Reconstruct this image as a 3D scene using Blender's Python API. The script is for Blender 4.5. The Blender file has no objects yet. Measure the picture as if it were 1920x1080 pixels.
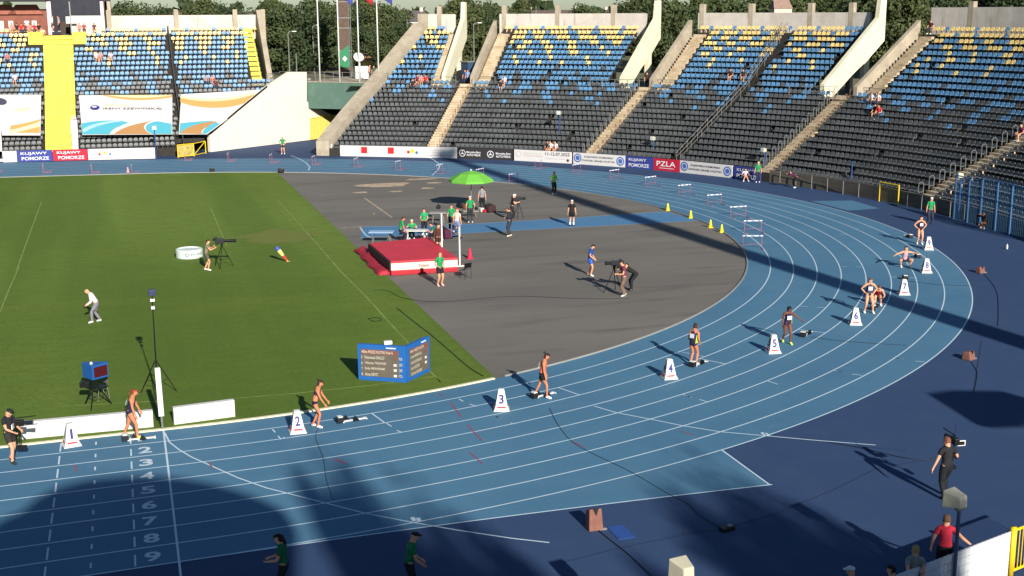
import bpy, math, random
import numpy as np
from mathutils import Vector, Matrix
random.seed(7); RNG=np.random.RandomState(7)
SC=bpy.context.scene
# ---------------------------------------------------------------- camera
CX,CY,CZ,YAW,PIT,ROL,FPX=(-0.7199,-78.9718,13.7911,1.2713,0.2157,-0.0057,2369.4)
def _axes(yaw,pitch,roll):
    cy,sy,cp,sp=math.cos(yaw),math.sin(yaw),math.cos(pitch),math.sin(pitch)
    F=np.array([cy*cp,sy*cp,-sp]); R=np.array([sy,-cy,0.]); U=np.cross(R,F)
    c,s=math.cos(roll),math.sin(roll)
    return F,c*R+s*U,-s*R+c*U
CF,CR,CU=_axes(YAW,PIT,ROL); CC=np.array([CX,CY,CZ])
cd=bpy.data.cameras.new('camera'); cam=bpy.data.objects.new('camera',cd); SC.collection.objects.link(cam)
cd.sensor_width=36; cd.lens=FPX/1920*36; cd.clip_end=5000; cd.clip_start=.5
cam.matrix_world=Matrix(((CR[0],CU[0],-CF[0],CX),(CR[1],CU[1],-CF[1],CY),(CR[2],CU[2],-CF[2],CZ),(0,0,0,1)))
SC.camera=cam
# ---------------------------------------------------------------- light
SUN_EL=math.radians(23.6); SUN_AZ=math.radians(273.4)      # where the sun stands, measured from +x
sd=np.array([math.cos(SUN_AZ)*math.cos(SUN_EL),math.sin(SUN_AZ)*math.cos(SUN_EL),math.sin(SUN_EL)])
w=bpy.data.worlds.new("World"); SC.world=w; w.use_nodes=True
nt=w.node_tree; sky=nt.nodes.new('ShaderNodeTexSky'); sky.sky_type='NISHITA'; sky.sun_disc=False
sky.sun_elevation=SUN_EL; sky.sun_rotation=math.pi/2-SUN_AZ; sky.air_density=1.0; sky.dust_density=.35; sky.ozone_density=1.0
tn=nt.nodes.new('ShaderNodeMix'); tn.data_type='RGBA'; tn.blend_type='MULTIPLY'; tn.inputs[0].default_value=1; tn.inputs[7].default_value=(.80,.97,1.14,1)
nt.links.new(sky.outputs[0],tn.inputs[6]); nt.links.new(tn.outputs[2],nt.nodes['Background'].inputs[0]); nt.nodes['Background'].inputs[1].default_value=.05
sl=bpy.data.lights.new('sun','SUN'); sl.energy=5.0; sl.angle=math.radians(.55); sl.color=(1,.945,.86)
so=bpy.data.objects.new('sun',sl); SC.collection.objects.link(so)
so.rotation_euler=Vector(-sd).to_track_quat('-Z','Y').to_euler()
SC.view_settings.view_transform='Standard'; SC.view_settings.look='None'; SC.view_settings.exposure=0.58; SC.view_settings.gamma=1
# ---------------------------------------------------------------- pixel -> place helpers (image coordinates, 1920x1080)
def ray(u,v): return CF+(u-960)/FPX*CR-(v-540)/FPX*CU
def G(u,v,z=0.):
    d=ray(u,v); t=(z-CZ)/d[2]; return CC+d*t
def onplane(u,v,p,n):
    d=ray(u,v); n=np.array(n,float); t=((np.array(p,float)-CC)@n)/(d@n); return CC+d*t
def proj(P):
    d=np.array(P,float)-CC; return 960+FPX*(d@CR)/(d@CF),540-FPX*(d@CU)/(d@CF)
# lens distortion put into ground geometry: standard 400 m oval warped to the image
BF,BR,BU=_axes(1.2704,.2148,-.0053); BC=np.array([-.8578,-79.2604,13.8326]); BFP=2340.85
def W(x,y):
    d=np.array([x,y,0.])-BC; w_=d@BF
    if w_<6: return x,y
    a=np.array([BFP*(d@BR)/w_,BFP*(d@BU)/w_]); r2=min((a@a)/960**2,1.6); a=a*(1+.0368*r2)
    d=CF+a[0]/FPX*CR+a[1]/FPX*CU
    if d[2]>-1e-3: return x,y
    P=CC+d*(-CZ/d[2]); k=min(1,max(0,(w_-6)/14))
    return x+(P[0]-x)*k,y+(P[1]-y)*k
# ---------------------------------------------------------------- materials
def lin(c): return tuple((x/255/12.92 if x/255<=.04045 else ((x/255+.055)/1.055)**2.4) for x in c)
MATS={}
def mat(name,col,rough=.7,var=.0,scale=3.,bump=0.,detail=4,metal=0.,spec=.3,col2=None,stretch=None,emit=None,alpha=1.,coord='Object'):
    if name in MATS: return MATS[name]
    m=bpy.data.materials.new(name); m.use_nodes=True; N=m.node_tree.nodes; L=m.node_tree.links
    b=N['Principled BSDF']; c=lin(col); b.inputs['Base Color'].default_value=(*c,1); b.inputs['Roughness'].default_value=rough
    b.inputs['Metallic'].default_value=metal; b.inputs['Specular IOR Level'].default_value=spec; b.inputs['Alpha'].default_value=alpha
    if var>0 or bump>0 or col2:
        tc=N.new('ShaderNodeTexCoord'); mp=N.new('ShaderNodeMapping'); L.new(tc.outputs[coord],mp.inputs[0])
        if stretch: mp.inputs['Scale'].default_value=stretch
        nz=N.new('ShaderNodeTexNoise'); nz.inputs['Scale'].default_value=scale; nz.inputs['Detail'].default_value=detail; L.new(mp.outputs[0],nz.inputs[0])
        cr=N.new('ShaderNodeValToRGB'); L.new(nz.outputs[0],cr.inputs[0])
        c2=lin(col2) if col2 else tuple(min(1,x*(1+var)) for x in c); c1=c if col2 else tuple(x*(1-var) for x in c)
        cr.color_ramp.elements[0].position=.33; cr.color_ramp.elements[1].position=.67
        cr.color_ramp.elements[0].color=(*c1,1); cr.color_ramp.elements[1].color=(*c2,1)
        L.new(cr.outputs[0],b.inputs['Base Color'])
        if bump>0:
            bp=N.new('ShaderNodeBump'); bp.inputs['Strength'].default_value=bump; bp.inputs['Distance'].default_value=.02
            L.new(nz.outputs[0],bp.inputs['Height']); L.new(bp.outputs[0],b.inputs['Normal'])
    if emit: b.inputs['Emission Color'].default_value=(*c,1); b.inputs['Emission Strength'].default_value=emit
    MATS[name]=m; return m
def layered(name,base,layers,rough=.85,bump=0,spec=.2,coord='Object'):
    """base colour with several noise layers mixed over: (colour, scale, lo, hi, strength, stretch)"""
    if name in MATS: return MATS[name]
    m=bpy.data.materials.new(name); m.use_nodes=True; N=m.node_tree.nodes; L=m.node_tree.links; b=N['Principled BSDF']
    b.inputs['Roughness'].default_value=rough; b.inputs['Specular IOR Level'].default_value=spec
    tc=N.new('ShaderNodeTexCoord'); prev=None; last=None
    rgb=N.new('ShaderNodeRGB'); rgb.outputs[0].default_value=(*lin(base),1); prev=rgb.outputs[0]
    for (c,s,lo,hi,k,st) in layers:
        mp=N.new('ShaderNodeMapping'); mp.inputs['Scale'].default_value=st or (1,1,1); mp.inputs['Location'].default_value=(s*3.1,s*1.7,0); L.new(tc.outputs[coord],mp.inputs[0])
        nz=N.new('ShaderNodeTexNoise'); nz.inputs['Scale'].default_value=s; nz.inputs['Detail'].default_value=6; L.new(mp.outputs[0],nz.inputs[0])
        mr=N.new('ShaderNodeMapRange'); mr.inputs[1].default_value=lo; mr.inputs[2].default_value=hi; mr.inputs[4].default_value=k; L.new(nz.outputs[0],mr.inputs[0])
        mx=N.new('ShaderNodeMix'); mx.data_type='RGBA'; L.new(mr.outputs[0],mx.inputs[0]); L.new(prev,mx.inputs[6]); mx.inputs[7].default_value=(*lin(c),1)
        prev=mx.outputs[2]; last=nz
    L.new(prev,b.inputs['Base Color'])
    if bump:
        bp=N.new('ShaderNodeBump'); bp.inputs['Strength'].default_value=bump; bp.inputs['Distance'].default_value=.03
        L.new(last.outputs[0],bp.inputs['Height']); L.new(bp.outputs[0],b.inputs['Normal'])
    MATS[name]=m; return m
TRACK=layered('track light blue',(80,123,147),[((68,110,137),.15,.35,.7,.85,None),((92,128,150),.35,.55,.75,.5,(.4,1,1)),((86,124,152),1.1,.45,.75,.35,None),((62,98,132),14,.4,.8,.45,None),((88,122,146),.5,.55,.8,.35,(.15,1,1))],rough=.75,bump=.1)
APRON=layered('apron dark blue',(52,73,105),[((46,66,100),.12,.35,.7,.6,None),((62,82,112),.8,.5,.8,.4,None),((40,58,92),12,.4,.8,.45,None),((70,86,110),.3,.6,.8,.4,(1,.3,1))],rough=.8,bump=.1)
RUNWAY=layered('runway blue',(78,122,158),[((88,132,166),.8,.4,.7,.5,None),((62,102,138),9,.4,.8,.4,None)],rough=.75)
ASPH=layered('infield asphalt',(120,115,107),[((104,100,93),.13,.38,.68,.8,(.45,1,1)),((130,125,115),.22,.55,.75,.6,(.3,1.4,1)),((84,80,75),.5,.54,.74,.75,(.3,1.6,1)),((130,124,114),1.6,.62,.78,.4,(.25,2,1)),((98,94,90),18,.35,.8,.5,None)],rough=.85,bump=.15)
GRASS=layered('mown grass',(114,136,60),[((94,118,50),.2,.44,.56,.8,(1,.05,1)),((84,106,40),.05,.38,.66,.8,(1,.35,1)),((112,128,52),.22,.5,.75,.6,(.3,1,1)),((80,100,40),1.4,.45,.75,.55,(.5,1.6,1)),((128,130,66),.7,.62,.8,.4,(.6,2.2,1)),((62,84,32),9,.42,.72,.6,(.6,1.6,1)),((118,126,66),30,.5,.8,.5,None)],rough=.95,bump=.6,spec=.08)
GROUND=layered('outer ground',(92,90,70),[((70,84,48),.08,.4,.6,.9,None),((110,104,90),2,.5,.7,.4,None)],rough=.95)
LINE=mat('line white',(192,210,220),.7,.06,20); LINEOLD=mat('line worn white',(170,190,200),.7,.12,8); REDL=mat('line red',(150,70,86),.8)
CONC=layered('weathered concrete',(168,156,136),[((140,128,110),.6,.4,.7,.7,None),((186,176,158),2.2,.5,.75,.6,None),((112,104,92),5,.58,.78,.45,(1,1,.25))],rough=.9,bump=.2)
CONCW=layered('whitewashed concrete',(196,188,178),[((172,160,148),.5,.45,.7,.6,None),((206,200,190),1.5,.5,.7,.5,None),((120,108,98),2.4,.6,.74,.55,(1,1,.12))],rough=.9,bump=.15)
CONCD=layered('tier concrete with seat shade',(52,49,45),[((40,38,36),1.2,.4,.7,.7,None),((68,64,58),4,.5,.75,.5,None)],rough=.95)  # dark tone stands in for the shade under and between seat rows
STEP=layered('sandy steps',(188,172,146),[((160,136,104),1.1,.42,.68,.8,None),((214,196,164),3.5,.5,.75,.6,None),((120,98,76),6,.58,.76,.5,None)],rough=.9,bump=.2)
STEPY=layered('yellow painted steps',(214,200,84),[((200,186,76),.8,.4,.7,.6,None),((226,212,96),2.5,.5,.75,.6,(.2,1,1)),((170,158,70),6,.6,.8,.35,(.2,1,1))],rough=.8)
CREAM=layered('cream painted concrete',(214,208,180),[((196,190,160),.4,.45,.7,.5,None),((224,220,198),1.5,.5,.7,.4,None)],rough=.85)
RAMPW=layered('white painted wall',(218,206,188),[((206,192,172),.3,.45,.7,.5,None),((226,218,204),1.2,.5,.7,.4,None)],rough=.85)
GREEN_B=layered('green painted beam',(86,112,100),[((74,100,90),.4,.4,.7,.6,None),((104,126,114),1.5,.55,.75,.5,None),((64,80,72),3,.62,.78,.4,(1,1,.2))],rough=.8)
BANDW=mat('banded wall',(96,88,78),.9,.25,3.,.1,stretch=(.1,.1,2.5))
STEEL=mat('galvanised steel',(128,128,124),.5,.1,6,metal=.3); DSTEEL=mat('dark steel',(44,46,50),.5); BLACKP=mat('black plastic',(18,18,20),.45)
WHITEP=mat('white plastic',(212,212,206),.5,.03,4); YEL=mat('yellow paint',(226,190,30),.5,.06,5); BLUEP=mat('blue paint',(40,74,132),.5); REDP=mat('red paint',(176,36,44),.55)
SB=mat('seat black',(86,88,89),.5,.25,.7,spec=.35); SBL=mat('seat blue',(92,134,170),.5,.16,.7,spec=.35); SY=mat('seat yellow',(222,196,130),.5,.12,.7,spec=.35); SG=mat('seat grey',(150,150,146),.5)
SKIN=mat('skin',(206,150,118),.6,.05,8); SKIN2=mat('dark skin',(104,66,48),.6,.05,8); SKINT=mat('tanned skin',(190,120,86),.6,.05,8)
# ---------------------------------------------------------------- mesh helper
class MB:
    def __init__(s): s.v=[]; s.f=[]; s.m=[]; s.mi=0; s.xf=None
    def add(s,vs,fs,m=None):
        o=len(s.v)
        for p in vs:
            p=tuple(p)
            if s.xf is not None: q=s.xf@Vector(p); p=(q.x,q.y,q.z)
            s.v.append(p)
        for f in fs: s.f.append([i+o for i in f]); s.m.append(s.mi if m is None else m)
        return s
    def box(s,c,d,rz=0,m=None,rx=0,ry=0):
        R=(Matrix.Rotation(rz,3,'Z')@Matrix.Rotation(ry,3,'Y')@Matrix.Rotation(rx,3,'X')); vs=[]
        for z in (-.5,.5):
            for x,y in ((-.5,-.5),(.5,-.5),(.5,.5),(-.5,.5)): vs.append(Vector(c)+R@Vector((x*d[0],y*d[1],z*d[2])))
        return s.add(vs,[(3,2,1,0),(4,5,6,7),(0,1,5,4),(1,2,6,5),(2,3,7,6),(3,0,4,7)],m)
    def tube(s,a,b,r,r2=None,n=8,m=None,caps=True):
        a,b=Vector(a),Vector(b); d=b-a
        if d.length<1e-6: return s
        q=d.normalized(); x=q.orthogonal().normalized(); y=q.cross(x); r2=r if r2 is None else r2; vs=[]
        for p,rr in ((a,r),(b,r2)):
            for i in range(n):
                t=2*math.pi*i/n; vs.append(p+x*rr*math.cos(t)+y*rr*math.sin(t))
        fs=[(i,(i+1)%n,n+(i+1)%n,n+i) for i in range(n)]
        if caps: fs+=[tuple(range(n))[::-1],tuple(range(n,2*n))]
        return s.add(vs,fs,m)
    def path(s,pts,r,n=6,m=None):
        for a,b in zip(pts[:-1],pts[1:]): s.tube(a,b,r,n=n,m=m)
        return s
    def lathe(s,c,prof,n=16,m=None,sx=1,sy=1):
        vs=[];fs=[]
        for r,z in prof:
            for i in range(n):
                t=2*math.pi*i/n; vs.append((c[0]+r*sx*math.cos(t),c[1]+r*sy*math.sin(t),c[2]+z))
        for k in range(len(prof)-1):
            for i in range(n): fs.append((k*n+i,k*n+(i+1)%n,(k+1)*n+(i+1)%n,(k+1)*n+i))
        fs.append(tuple(range(n))[::-1]); fs.append(tuple((len(prof)-1)*n+i for i in range(n)))
        return s.add(vs,fs,m)
    def prism(s,poly,off,m=None):
        """polygon (3d points) extruded by vector off"""
        n=len(poly); P=[Vector(p) for p in poly]; o=Vector(off)
        return s.add(P+[p+o for p in P],[tuple(range(n))[::-1],tuple(range(n,2*n))]+[(i,(i+1)%n,n+(i+1)%n,n+i) for i in range(n)],m)
    def build(s,name,mats,parent=None,world=False,smooth=False,bevel=0):
        if not isinstance(mats,(list,tuple)): mats=[mats]
        me=bpy.data.meshes.new(name); vs=s.v
        if parent is not None and world:
            inv=(Matrix.Translation(parent.location)@parent.rotation_euler.to_matrix().to_4x4()).inverted(); vs=[tuple(inv@Vector(p)) for p in vs]
        me.from_pydata([tuple(map(float,p)) for p in vs],[],s.f)
        for m in mats: me.materials.append(m)
        if len(mats)>1: me.polygons.foreach_set('material_index',s.m)
        if smooth: me.polygons.foreach_set('use_smooth',[True]*len(me.polygons))
        me.update(); return link(name,me,parent,bevel)
COL=SC.collection
def link(name,me,parent=None,bevel=0):
    o=bpy.data.objects.new(name,me); COL.objects.link(o)
    if parent is not None: o.parent=parent
    if bevel: md=o.modifiers.new('b','BEVEL'); md.width=bevel; md.segments=2; md.limit_method='ANGLE'
    return o
def tag(o,label=None,cat=None,group=None,kind=None):
    if label: o['label']=label
    if cat: o['category']=cat
    if group: o['group']=group
    if kind: o['kind']=kind
    return o
def thing(name,label,cat,loc=(0,0,0),rz=0,group=None):
    o=bpy.data.objects.new(name,None); COL.objects.link(o); o.location=tuple(float(c) for c in loc); o.rotation_euler=(0,0,rz); o.empty_display_size=.3
    return tag(o,label,cat,group)
def dup(root,loc,rz,label=None,group=None,scale=None):
    r=root.copy(); COL.objects.link(r); r.location=tuple(float(c) for c in loc); r.rotation_euler=(0,0,rz)
    if scale is not None: r.scale=(scale,)*3 if not isinstance(scale,tuple) else scale
    if label: r['label']=label
    if group: r['group']=group
    for ch in list(root.children):
        c=ch.copy(); COL.objects.link(c); c.parent=r
        for g in ch.children: d=g.copy(); COL.objects.link(d); d.parent=c
    return r
_TX={}
def textmesh(txt):
    if txt not in _TX:
        cu=bpy.data.curves.new('t','FONT'); cu.body=txt; cu.offset=.028 if len(txt)==1 else .008; cu.resolution_u=3
        o=bpy.data.objects.new('t',cu); me=bpy.data.meshes.new_from_object(o)
        V=np.array([v.co[:] for v in me.vertices]); F=[tuple(p.vertices) for p in me.polygons]
        mn=V.min(0); mx=V.max(0); V=(V-mn)/np.maximum(mx-mn,1e-6); _TX[txt]=(V,F)
        bpy.data.objects.remove(o); bpy.data.meshes.remove(me); bpy.data.curves.remove(cu)
    return _TX[txt]
def text(mb,txt,org,right,up,wd,ht,m=None):
    V,F=textmesh(txt); org=np.array(org,float); right=np.array(right,float); up=np.array(up,float)
    mb.add([tuple(org+right*(x*wd)+up*(y*ht)) for x,y,_ in V],F,m)
# ================================================================ GROUND
R0=36.5; LW=1.22; KER=36.42
def circ(r,a0,a1,n): return [(r*math.cos(a),r*math.sin(a)) for a in np.linspace(math.radians(a0),math.radians(a1),n)]
def oval(r,x0=-75):   # near straight -> bend -> far straight
    return [(x,-r) for x in np.linspace(x0,0,60)[:-1]]+circ(r,-90,90,220)+[(x,r) for x in np.linspace(0,x0,60)[1:]]
def wpts(L): return [W(*p) for p in L]
def ribbon(mb,A,B,z,m=None):
    n=len(A); mb.add([(p[0],p[1],z) for p in A]+[(p[0],p[1],z) for p in B],[(i,i+1,n+i+1,n+i) for i in range(n-1)],m)
def strip(mb,pts,wd,z,m=None,closed=False):
    P=[np.array(p[:2],float) for p in pts]; A=[];B=[]
    for i,p in enumerate(P):
        t=P[min(i+1,len(P)-1)]-P[max(i-1,0)]; t/=np.linalg.norm(t)+1e-9; n=np.array([-t[1],t[0]])*wd/2; A.append(p+n);B.append(p-n)
    ribbon(mb,B,A,z,m)
def S(name,mb,m,**k):
    o=mb.build(name,m,**k); o['kind']='structure'; return o
b=MB(); b.add([(-1500,-1500,-.03),(1500,-1500,-.03),(1500,1500,-.03),(-1500,1500,-.03)],[(0,1,2,3)]); S('ground',b,GROUND)
b=MB(); A=oval(47.3); B_=[(x,-72) for x in np.linspace(-75,0,60)[:-1]]+[(min(64,66*math.cos(a)+0),64*math.sin(a) if a>0 else 72*math.sin(a)) for a in np.linspace(-math.pi/2,math.pi/2,220)]+[(x,64) for x in np.linspace(0,-75,60)[1:]]
ribbon(b,B_,wpts(A),0.0); S('apron',b,APRON)
b=MB(); ribbon(b,wpts(oval(R0+9*LW+.03)),wpts(oval(R0-.02)),.004); S('running_track',b,TRACK)
# wedges of light blue beyond the outer lane
b=MB(); wa=[W(x,-(R0+9*LW)) for x in np.linspace(0,17.0,20)]; wc=[W(math.sqrt(max(0,47.5**2-y*y)) if False else x,-math.sqrt(47.48**2-x*x)) for x in np.linspace(0,17.1,20)]
ribbon(b,wa,wc,.004)
q=[G(1520,377),G(1598,376),G(1649,391),G(1590,395)]; b.add([(p[0],p[1],.006) for p in q],[(3,2,1,0)])
S('track_wedges',b,TRACK)
XG=12.4
b=MB(); n=80; xs=np.linspace(-80,XG,n)
def inn(x,s): return (x,s*(R0 if x<0 else math.sqrt(R0*R0-x*x)))
ribbon(b,[W(*inn(x,-1)) for x in xs],[W(*inn(x,1)) for x in xs],.001); S('grass_field',b,GRASS)
# subdivide so that grass / asphalt are true sheets
b=MB(); xs=np.r_[np.linspace(XG,34,60),np.linspace(34,R0,60)]
ribbon(b,[W(*inn(x,-1)) for x in xs],[W(*inn(x,1)) for x in xs],.002); S('infield_asphalt',b,ASPH)
b=MB(); lo=[(675,446),(760,441),(868,438),(1070,427),(1200,420),(1312,414)]; hi=[(683,425),(760,424),(868,421),(1070,409),(1170,402),(1250,397)]
ribbon(b,[G(*p) for p in lo],[G(*p) for p in hi],.007); S('jump_runway',b,RUNWAY)
b=MB()
strip(b,[G(*p) for p in lo],.05,.011); strip(b,[G(*p) for p in hi],.05,.011)
strip(b,[G(*p) for p in [(675,426),(680,434),(686,441),(697,447)]],.12,.011)
S('runway_markings',b,LINEOLD)
# kerb
b=MB()
def kerb(mb,pts,wd,h,z0=0.0):
    P=[np.array(p) for p in pts]
    for i in range(len(P)-1):
        t=P[i+1]-P[i]; t/=np.linalg.norm(t); nn=np.array([-t[1],t[0]])*wd/2
        a,c=P[i],P[i+1]
        mb.add([(*(a-nn),z0),(*(c-nn),z0),(*(c+nn),z0),(*(a+nn),z0),(*(a-nn),h),(*(c-nn),h),(*(c+nn),h),(*(a+nn),h)],[(4,5,6,7),(0,1,5,4),(2,3,7,6)])
ov=oval(36.47); near=[p for p in ov if p[0]<XG and p[1]<0]; rest=[p for p in ov if not(p[0]<XG and p[1]<0)]
kerb(b,wpts(near),.14,.05); S('kerb',b,mat('kerb cream',(214,208,176),.8,.1,3))
b=MB(); kerb(b,wpts(rest),.07,.06); S('inner_kerb',b,mat('kerb aluminium',(142,140,134),.5,.1,2))
# lane lines
b=MB()
for k in range(1,10): strip(b,wpts(oval(R0+LW*k)),.055,.009)
strip(b,[W(x,-(R0+9*LW)) for x in np.linspace(0,17.08,20)],.055,.0095)
strip(b,[W(17.0,-47.46),W(17.02,-44.3)],.055,.010)
# finish line
strip(b,[W(0,-y) for y in np.linspace(R0,49.8,12)],.06,.0105)
# start lines in staggers
STG={1:0,2:7.04,3:14.70,4:22.38,5:30.05,6:37.73,7:45.40,8:53.07,9:60.74}
def lanept(n,s,f):       # lane n, distance s along it, f=0 inner .. 1 outer
    th=s/(R0+LW*(n-1)+.2); r=R0+LW*(n-1+f)
    return (r*math.sin(th),-r*math.cos(th)) if s>=0 else (s,-r)
def lanedir(n,s): th=max(0,s)/(R0+LW*(n-1)+.2); return math.atan2(math.sin(th),math.cos(th))
for n_ in range(2,10): strip(b,[W(*lanept(n_,STG[n_],f)) for f in (0.02,.5,.98)],.055,.0105)
# curved start lines
strip(b,[G(*p) for p in [(309,812),(318,830),(335,843),(360,858),(394,873),(445,896),(500,915.5),(537,925),(600,941),(685,963),(773,980),(860,995),(960,1010),(1030,1018)]],.055,.0115)
strip(b,[G(*p) for p in [(1114,762),(1155,774),(1222,787),(1281,799),(1350,810),(1440,818),(1540,827),(1642,835)]],.055,.0115)
for pl in ([(545,292),(560,297),(575,306),(581,314),(578,320)],[(797,292),(812,299),(825,309),(822,318),(810,329)]): strip(b,[G(*p) for p in pl],.09,.0115)
S('lane_lines',b,LINE)
b=MB()
def T(l,sc,ox,oy): return [(x/sc+ox,y/sc+oy) for x,y in l]
tk=[T([(180,730),(200,752)],3.556,460,600),T([(218,775),(238,798),(262,782)],3.556,460,600),T([(940,690),(975,712)],3.556,460,600),T([(1010,738),(1045,752)],3.556,460,600),
 T([(1425,528),(1452,545)],3.556,460,600),T([(1495,562),(1540,578)],3.556,460,600),T([(1665,640),(1702,660)],3.556,460,600),T([(1750,682),(1795,696)],3.556,460,600),
 T([(175,812),(218,832)],3.692,880,560),T([(265,855),(300,870)],3.692,880,560),T([(1480,668),(1530,684)],3.692,880,560),T([(1592,700),(1645,715)],3.692,880,560),T([(1475,372),(1525,382)],3.692,880,560),T([(1580,395),(1620,400)],3.692,880,560),
 T([(815,402),(888,408)],5.4,1350,500),T([(978,413),(1060,418)],5.4,1350,500),T([(1780,928),(1855,935)],5.4,1350,500),T([(1150,1055),(1240,1068)],5.4,1350,500),T([(0,980),(60,985)],5.4,1350,500),
 T([(60,385),(92,387)],3.858,1560,340),T([(70,618),(110,620)],3.858,1560,340),T([(170,618),(215,622)],3.858,1560,340),
 T([(440,78),(475,82)],2.4545,1500,640),T([(530,92),(575,96)],2.4545,1500,640),T([(155,135),(195,142)],2.4545,1500,640),T([(240,152),(285,158)],2.4545,1500,640),
 [(1485,340),(1530,347)],[(1440,715),(1458,721)],[(1280,740),(1296,746)]]
for l in tk: strip(b,[G(*p) for p in l],.05,.0125)
for u,v in ((775,974),(785,975),(1432,814),(1438,815)):       # small printed marks at the break lines
    p=G(u,v); b.add([(p[0]-.06,p[1]-.14,.0125),(p[0]+.06,p[1]-.14,.0125),(p[0]+.06,p[1]+.14,.0125),(p[0]-.06,p[1]+.14,.0125)],[(0,1,2,3)])
# dashed marks before the finish
for k in range(9):
    y0=-(R0+LW*k)-.06; 
    for x,a,c in ((-3.12,.2,.85),(-2.08,.35,.62),(-1.04,.28,.85)):
        strip(b,[W(x,y0-a*LW),W(x,y0-(a+c)/2*LW),W(x,y0-c*LW)],.05,.0125)
S('distance_marks',b,LINE)
b=MB()
for k in range(9):
    o=W(-.82,-(R0+LW*k)-.95); text(b,str(k+1),(o[0],o[1],.0125),(1,0,0),(0,1,0),.13 if k==0 else .42,.62)
o=S('lane_numerals',b,mat('numeral white',(190,204,212),.7,.08,10))
b=MB()
for l in (T([(1290,490),(1322,512)],3.556,460,600),T([(1370,552),(1440,650)],3.556,460,600),T([(1480,700),(1578,806)],3.556,460,600),T([(345,570),(352,602)],2.454,0,640),T([(960,558),(980,588)],2.454,0,640),T([(835,0),(895,35)],3.31,380,860),T([(390,88),(470,125)],3.2,950,800),T([(1040,28),(1130,52)],3.2,950,800),[(880,848),(905,870)],[(625,862),(640,868)]):
    strip(b,[G(*p) for p in l],.045,.0125)
S('red_marks',b,REDL)
# faint football markings on the grass, joints of the apron
b=MB()
for l in ([(110,762),(300,752)],[(440,747),(560,737),(700,722),(815,706),(826,716)],[(826,716),(800,690)],[(770,648),(735,610),(690,560),(640,510),(595,458),(548,405),(520,375)],[(394,387),(410,425),(425,460)],[(30,510),(55,440),(78,378)],[(0,585),(18,540),(36,500)]):
    strip(b,[G(*p) for p in l],.07,.0035)
S('pitch_lines',b,mat('faded pitch line',(122,136,70),.9,.25,1.2))
b=MB()
for l in ([(683,371),(735,408)],[(640,428),(680,424)],[(700,400),(702,402)]): strip(b,[G(*p) for p in l],.12,.006)
for u,v,a,c in ((722,347,2.1,.9),(788,336,1.3,.35),(800,353,.5,.3),(742,359,.5,.25),(812,343,.6,.3),(677,361,.6,.3)):
    p=G(u,v); b.add([(p[0]+a*(1+.25*math.sin(3*t+u))*math.cos(t),p[1]+c*(1+.2*math.cos(2*t))*math.sin(t)*1.6,.0065) for t in np.linspace(0,2*math.pi,24,endpoint=False)],[tuple(range(24))])
S('asphalt_markings',b,mat('pale patch',(176,156,132),.95,.25,2))
b=MB()
p=G(522,443); b.add([(p[0]+2.6*(1+.25*math.sin(5*t)+.12*math.sin(11*t))*math.cos(t),p[1]+2.2*(1+.2*math.cos(4*t)+.15*math.sin(9*t))*math.sin(t),.003) for t in np.linspace(0,2*math.pi,60,endpoint=False)],[tuple(range(60))])
S('bare_earth_patch',b,layered('bare earth',(108,112,54),[((118,110,60),1.2,.4,.6,.7,(.4,1,1)),((92,116,46),4,.45,.6,.9,None)],rough=.95))
b=MB()
for l in ([(1055,1055),(1150,1030),(1290,1001),(1350,993),(1450,965),(1560,920),(1640,880),(1755,858)],[(1840,640),(1832,690),(1826,735)],[(1500,820),(1590,836),(1700,845)]):
    strip(b,[G(*p) for p in l],.03,.006)
S('apron_joints',b,mat('joint dark',(34,44,70),.9))
# ================================================================ STANDS
C0=np.array([-.65,-5.03])
NL,NR=14,25
def rowpos(k): return (.87*k if k<=13 else .87*13+.775*(k-13))    # outward offset of row k seat centre
def rowz(k): return .65+.415*k if k<=13 else 6.045+.5*(k-13)       # tread level
def clampR(p,rmax=53.3):
    p=np.array(p,float); v=p[:2]-C0; r=np.linalg.norm(v)
    if p[0]>20 and r>rmax: p[:2]=C0+v*rmax/r
    if p[0]<12 and p[1]>50.0: p[1]=50.0
    return p
def polar(rc,az): a=math.radians(az); return C0[0]+rc*math.cos(a),C0[1]+rc*math.sin(a)
def seatV():
    # local: x lateral, y outward (towards the back), z above tread; bucket seat with rounded back
    V=[];F=[]
    def bx(x0,x1,y0,y1,z0,z1):
        o=len(V); V.extend([(x0,y0,z0),(x1,y0,z0),(x1,y1,z0),(x0,y1,z0),(x0,y0,z1),(x1,y0,z1),(x1,y1,z1),(x0,y1,z1)]); F.extend([tuple(o+i for i in f) for f in ((4,5,6,7),(0,1,5,4),(1,2,6,5),(3,0,4,7),(3,2,1,0))])
    bx(-.20,.20,-.20,.16,.36,.42); 
    prof=[(-.18,.40),(.18,.40),(.205,.57),(.12,.68),(-.12,.68),(-.205,.57)]
    o=len(V); V.extend([(x,.13+(z-.42)*.25,z) for x,z in prof]+[(x,.18+(z-.42)*.25,z) for x,z in prof])
    F.extend([(o,o+1,o+2,o+3,o+4,o+5),tuple(o+11-i for i in range(6))]+[(o+i,o+6+i,o+6+(i+1)%6,o+(i+1)%6) for i in range(6)])
    bx(-.03,.03,-.02,.05,0,.36)
    return np.array(V),F
SV,SF=seatV()
seat_meshes={}
for nm,m in (('k',SB),('b',SBL),('y',SY),('g',SG)):
    me=bpy.data.meshes.new('seat'); me.from_pydata([tuple(v) for v in SV],[],SF); me.materials.append(m); seat_meshes[nm]=me
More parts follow.
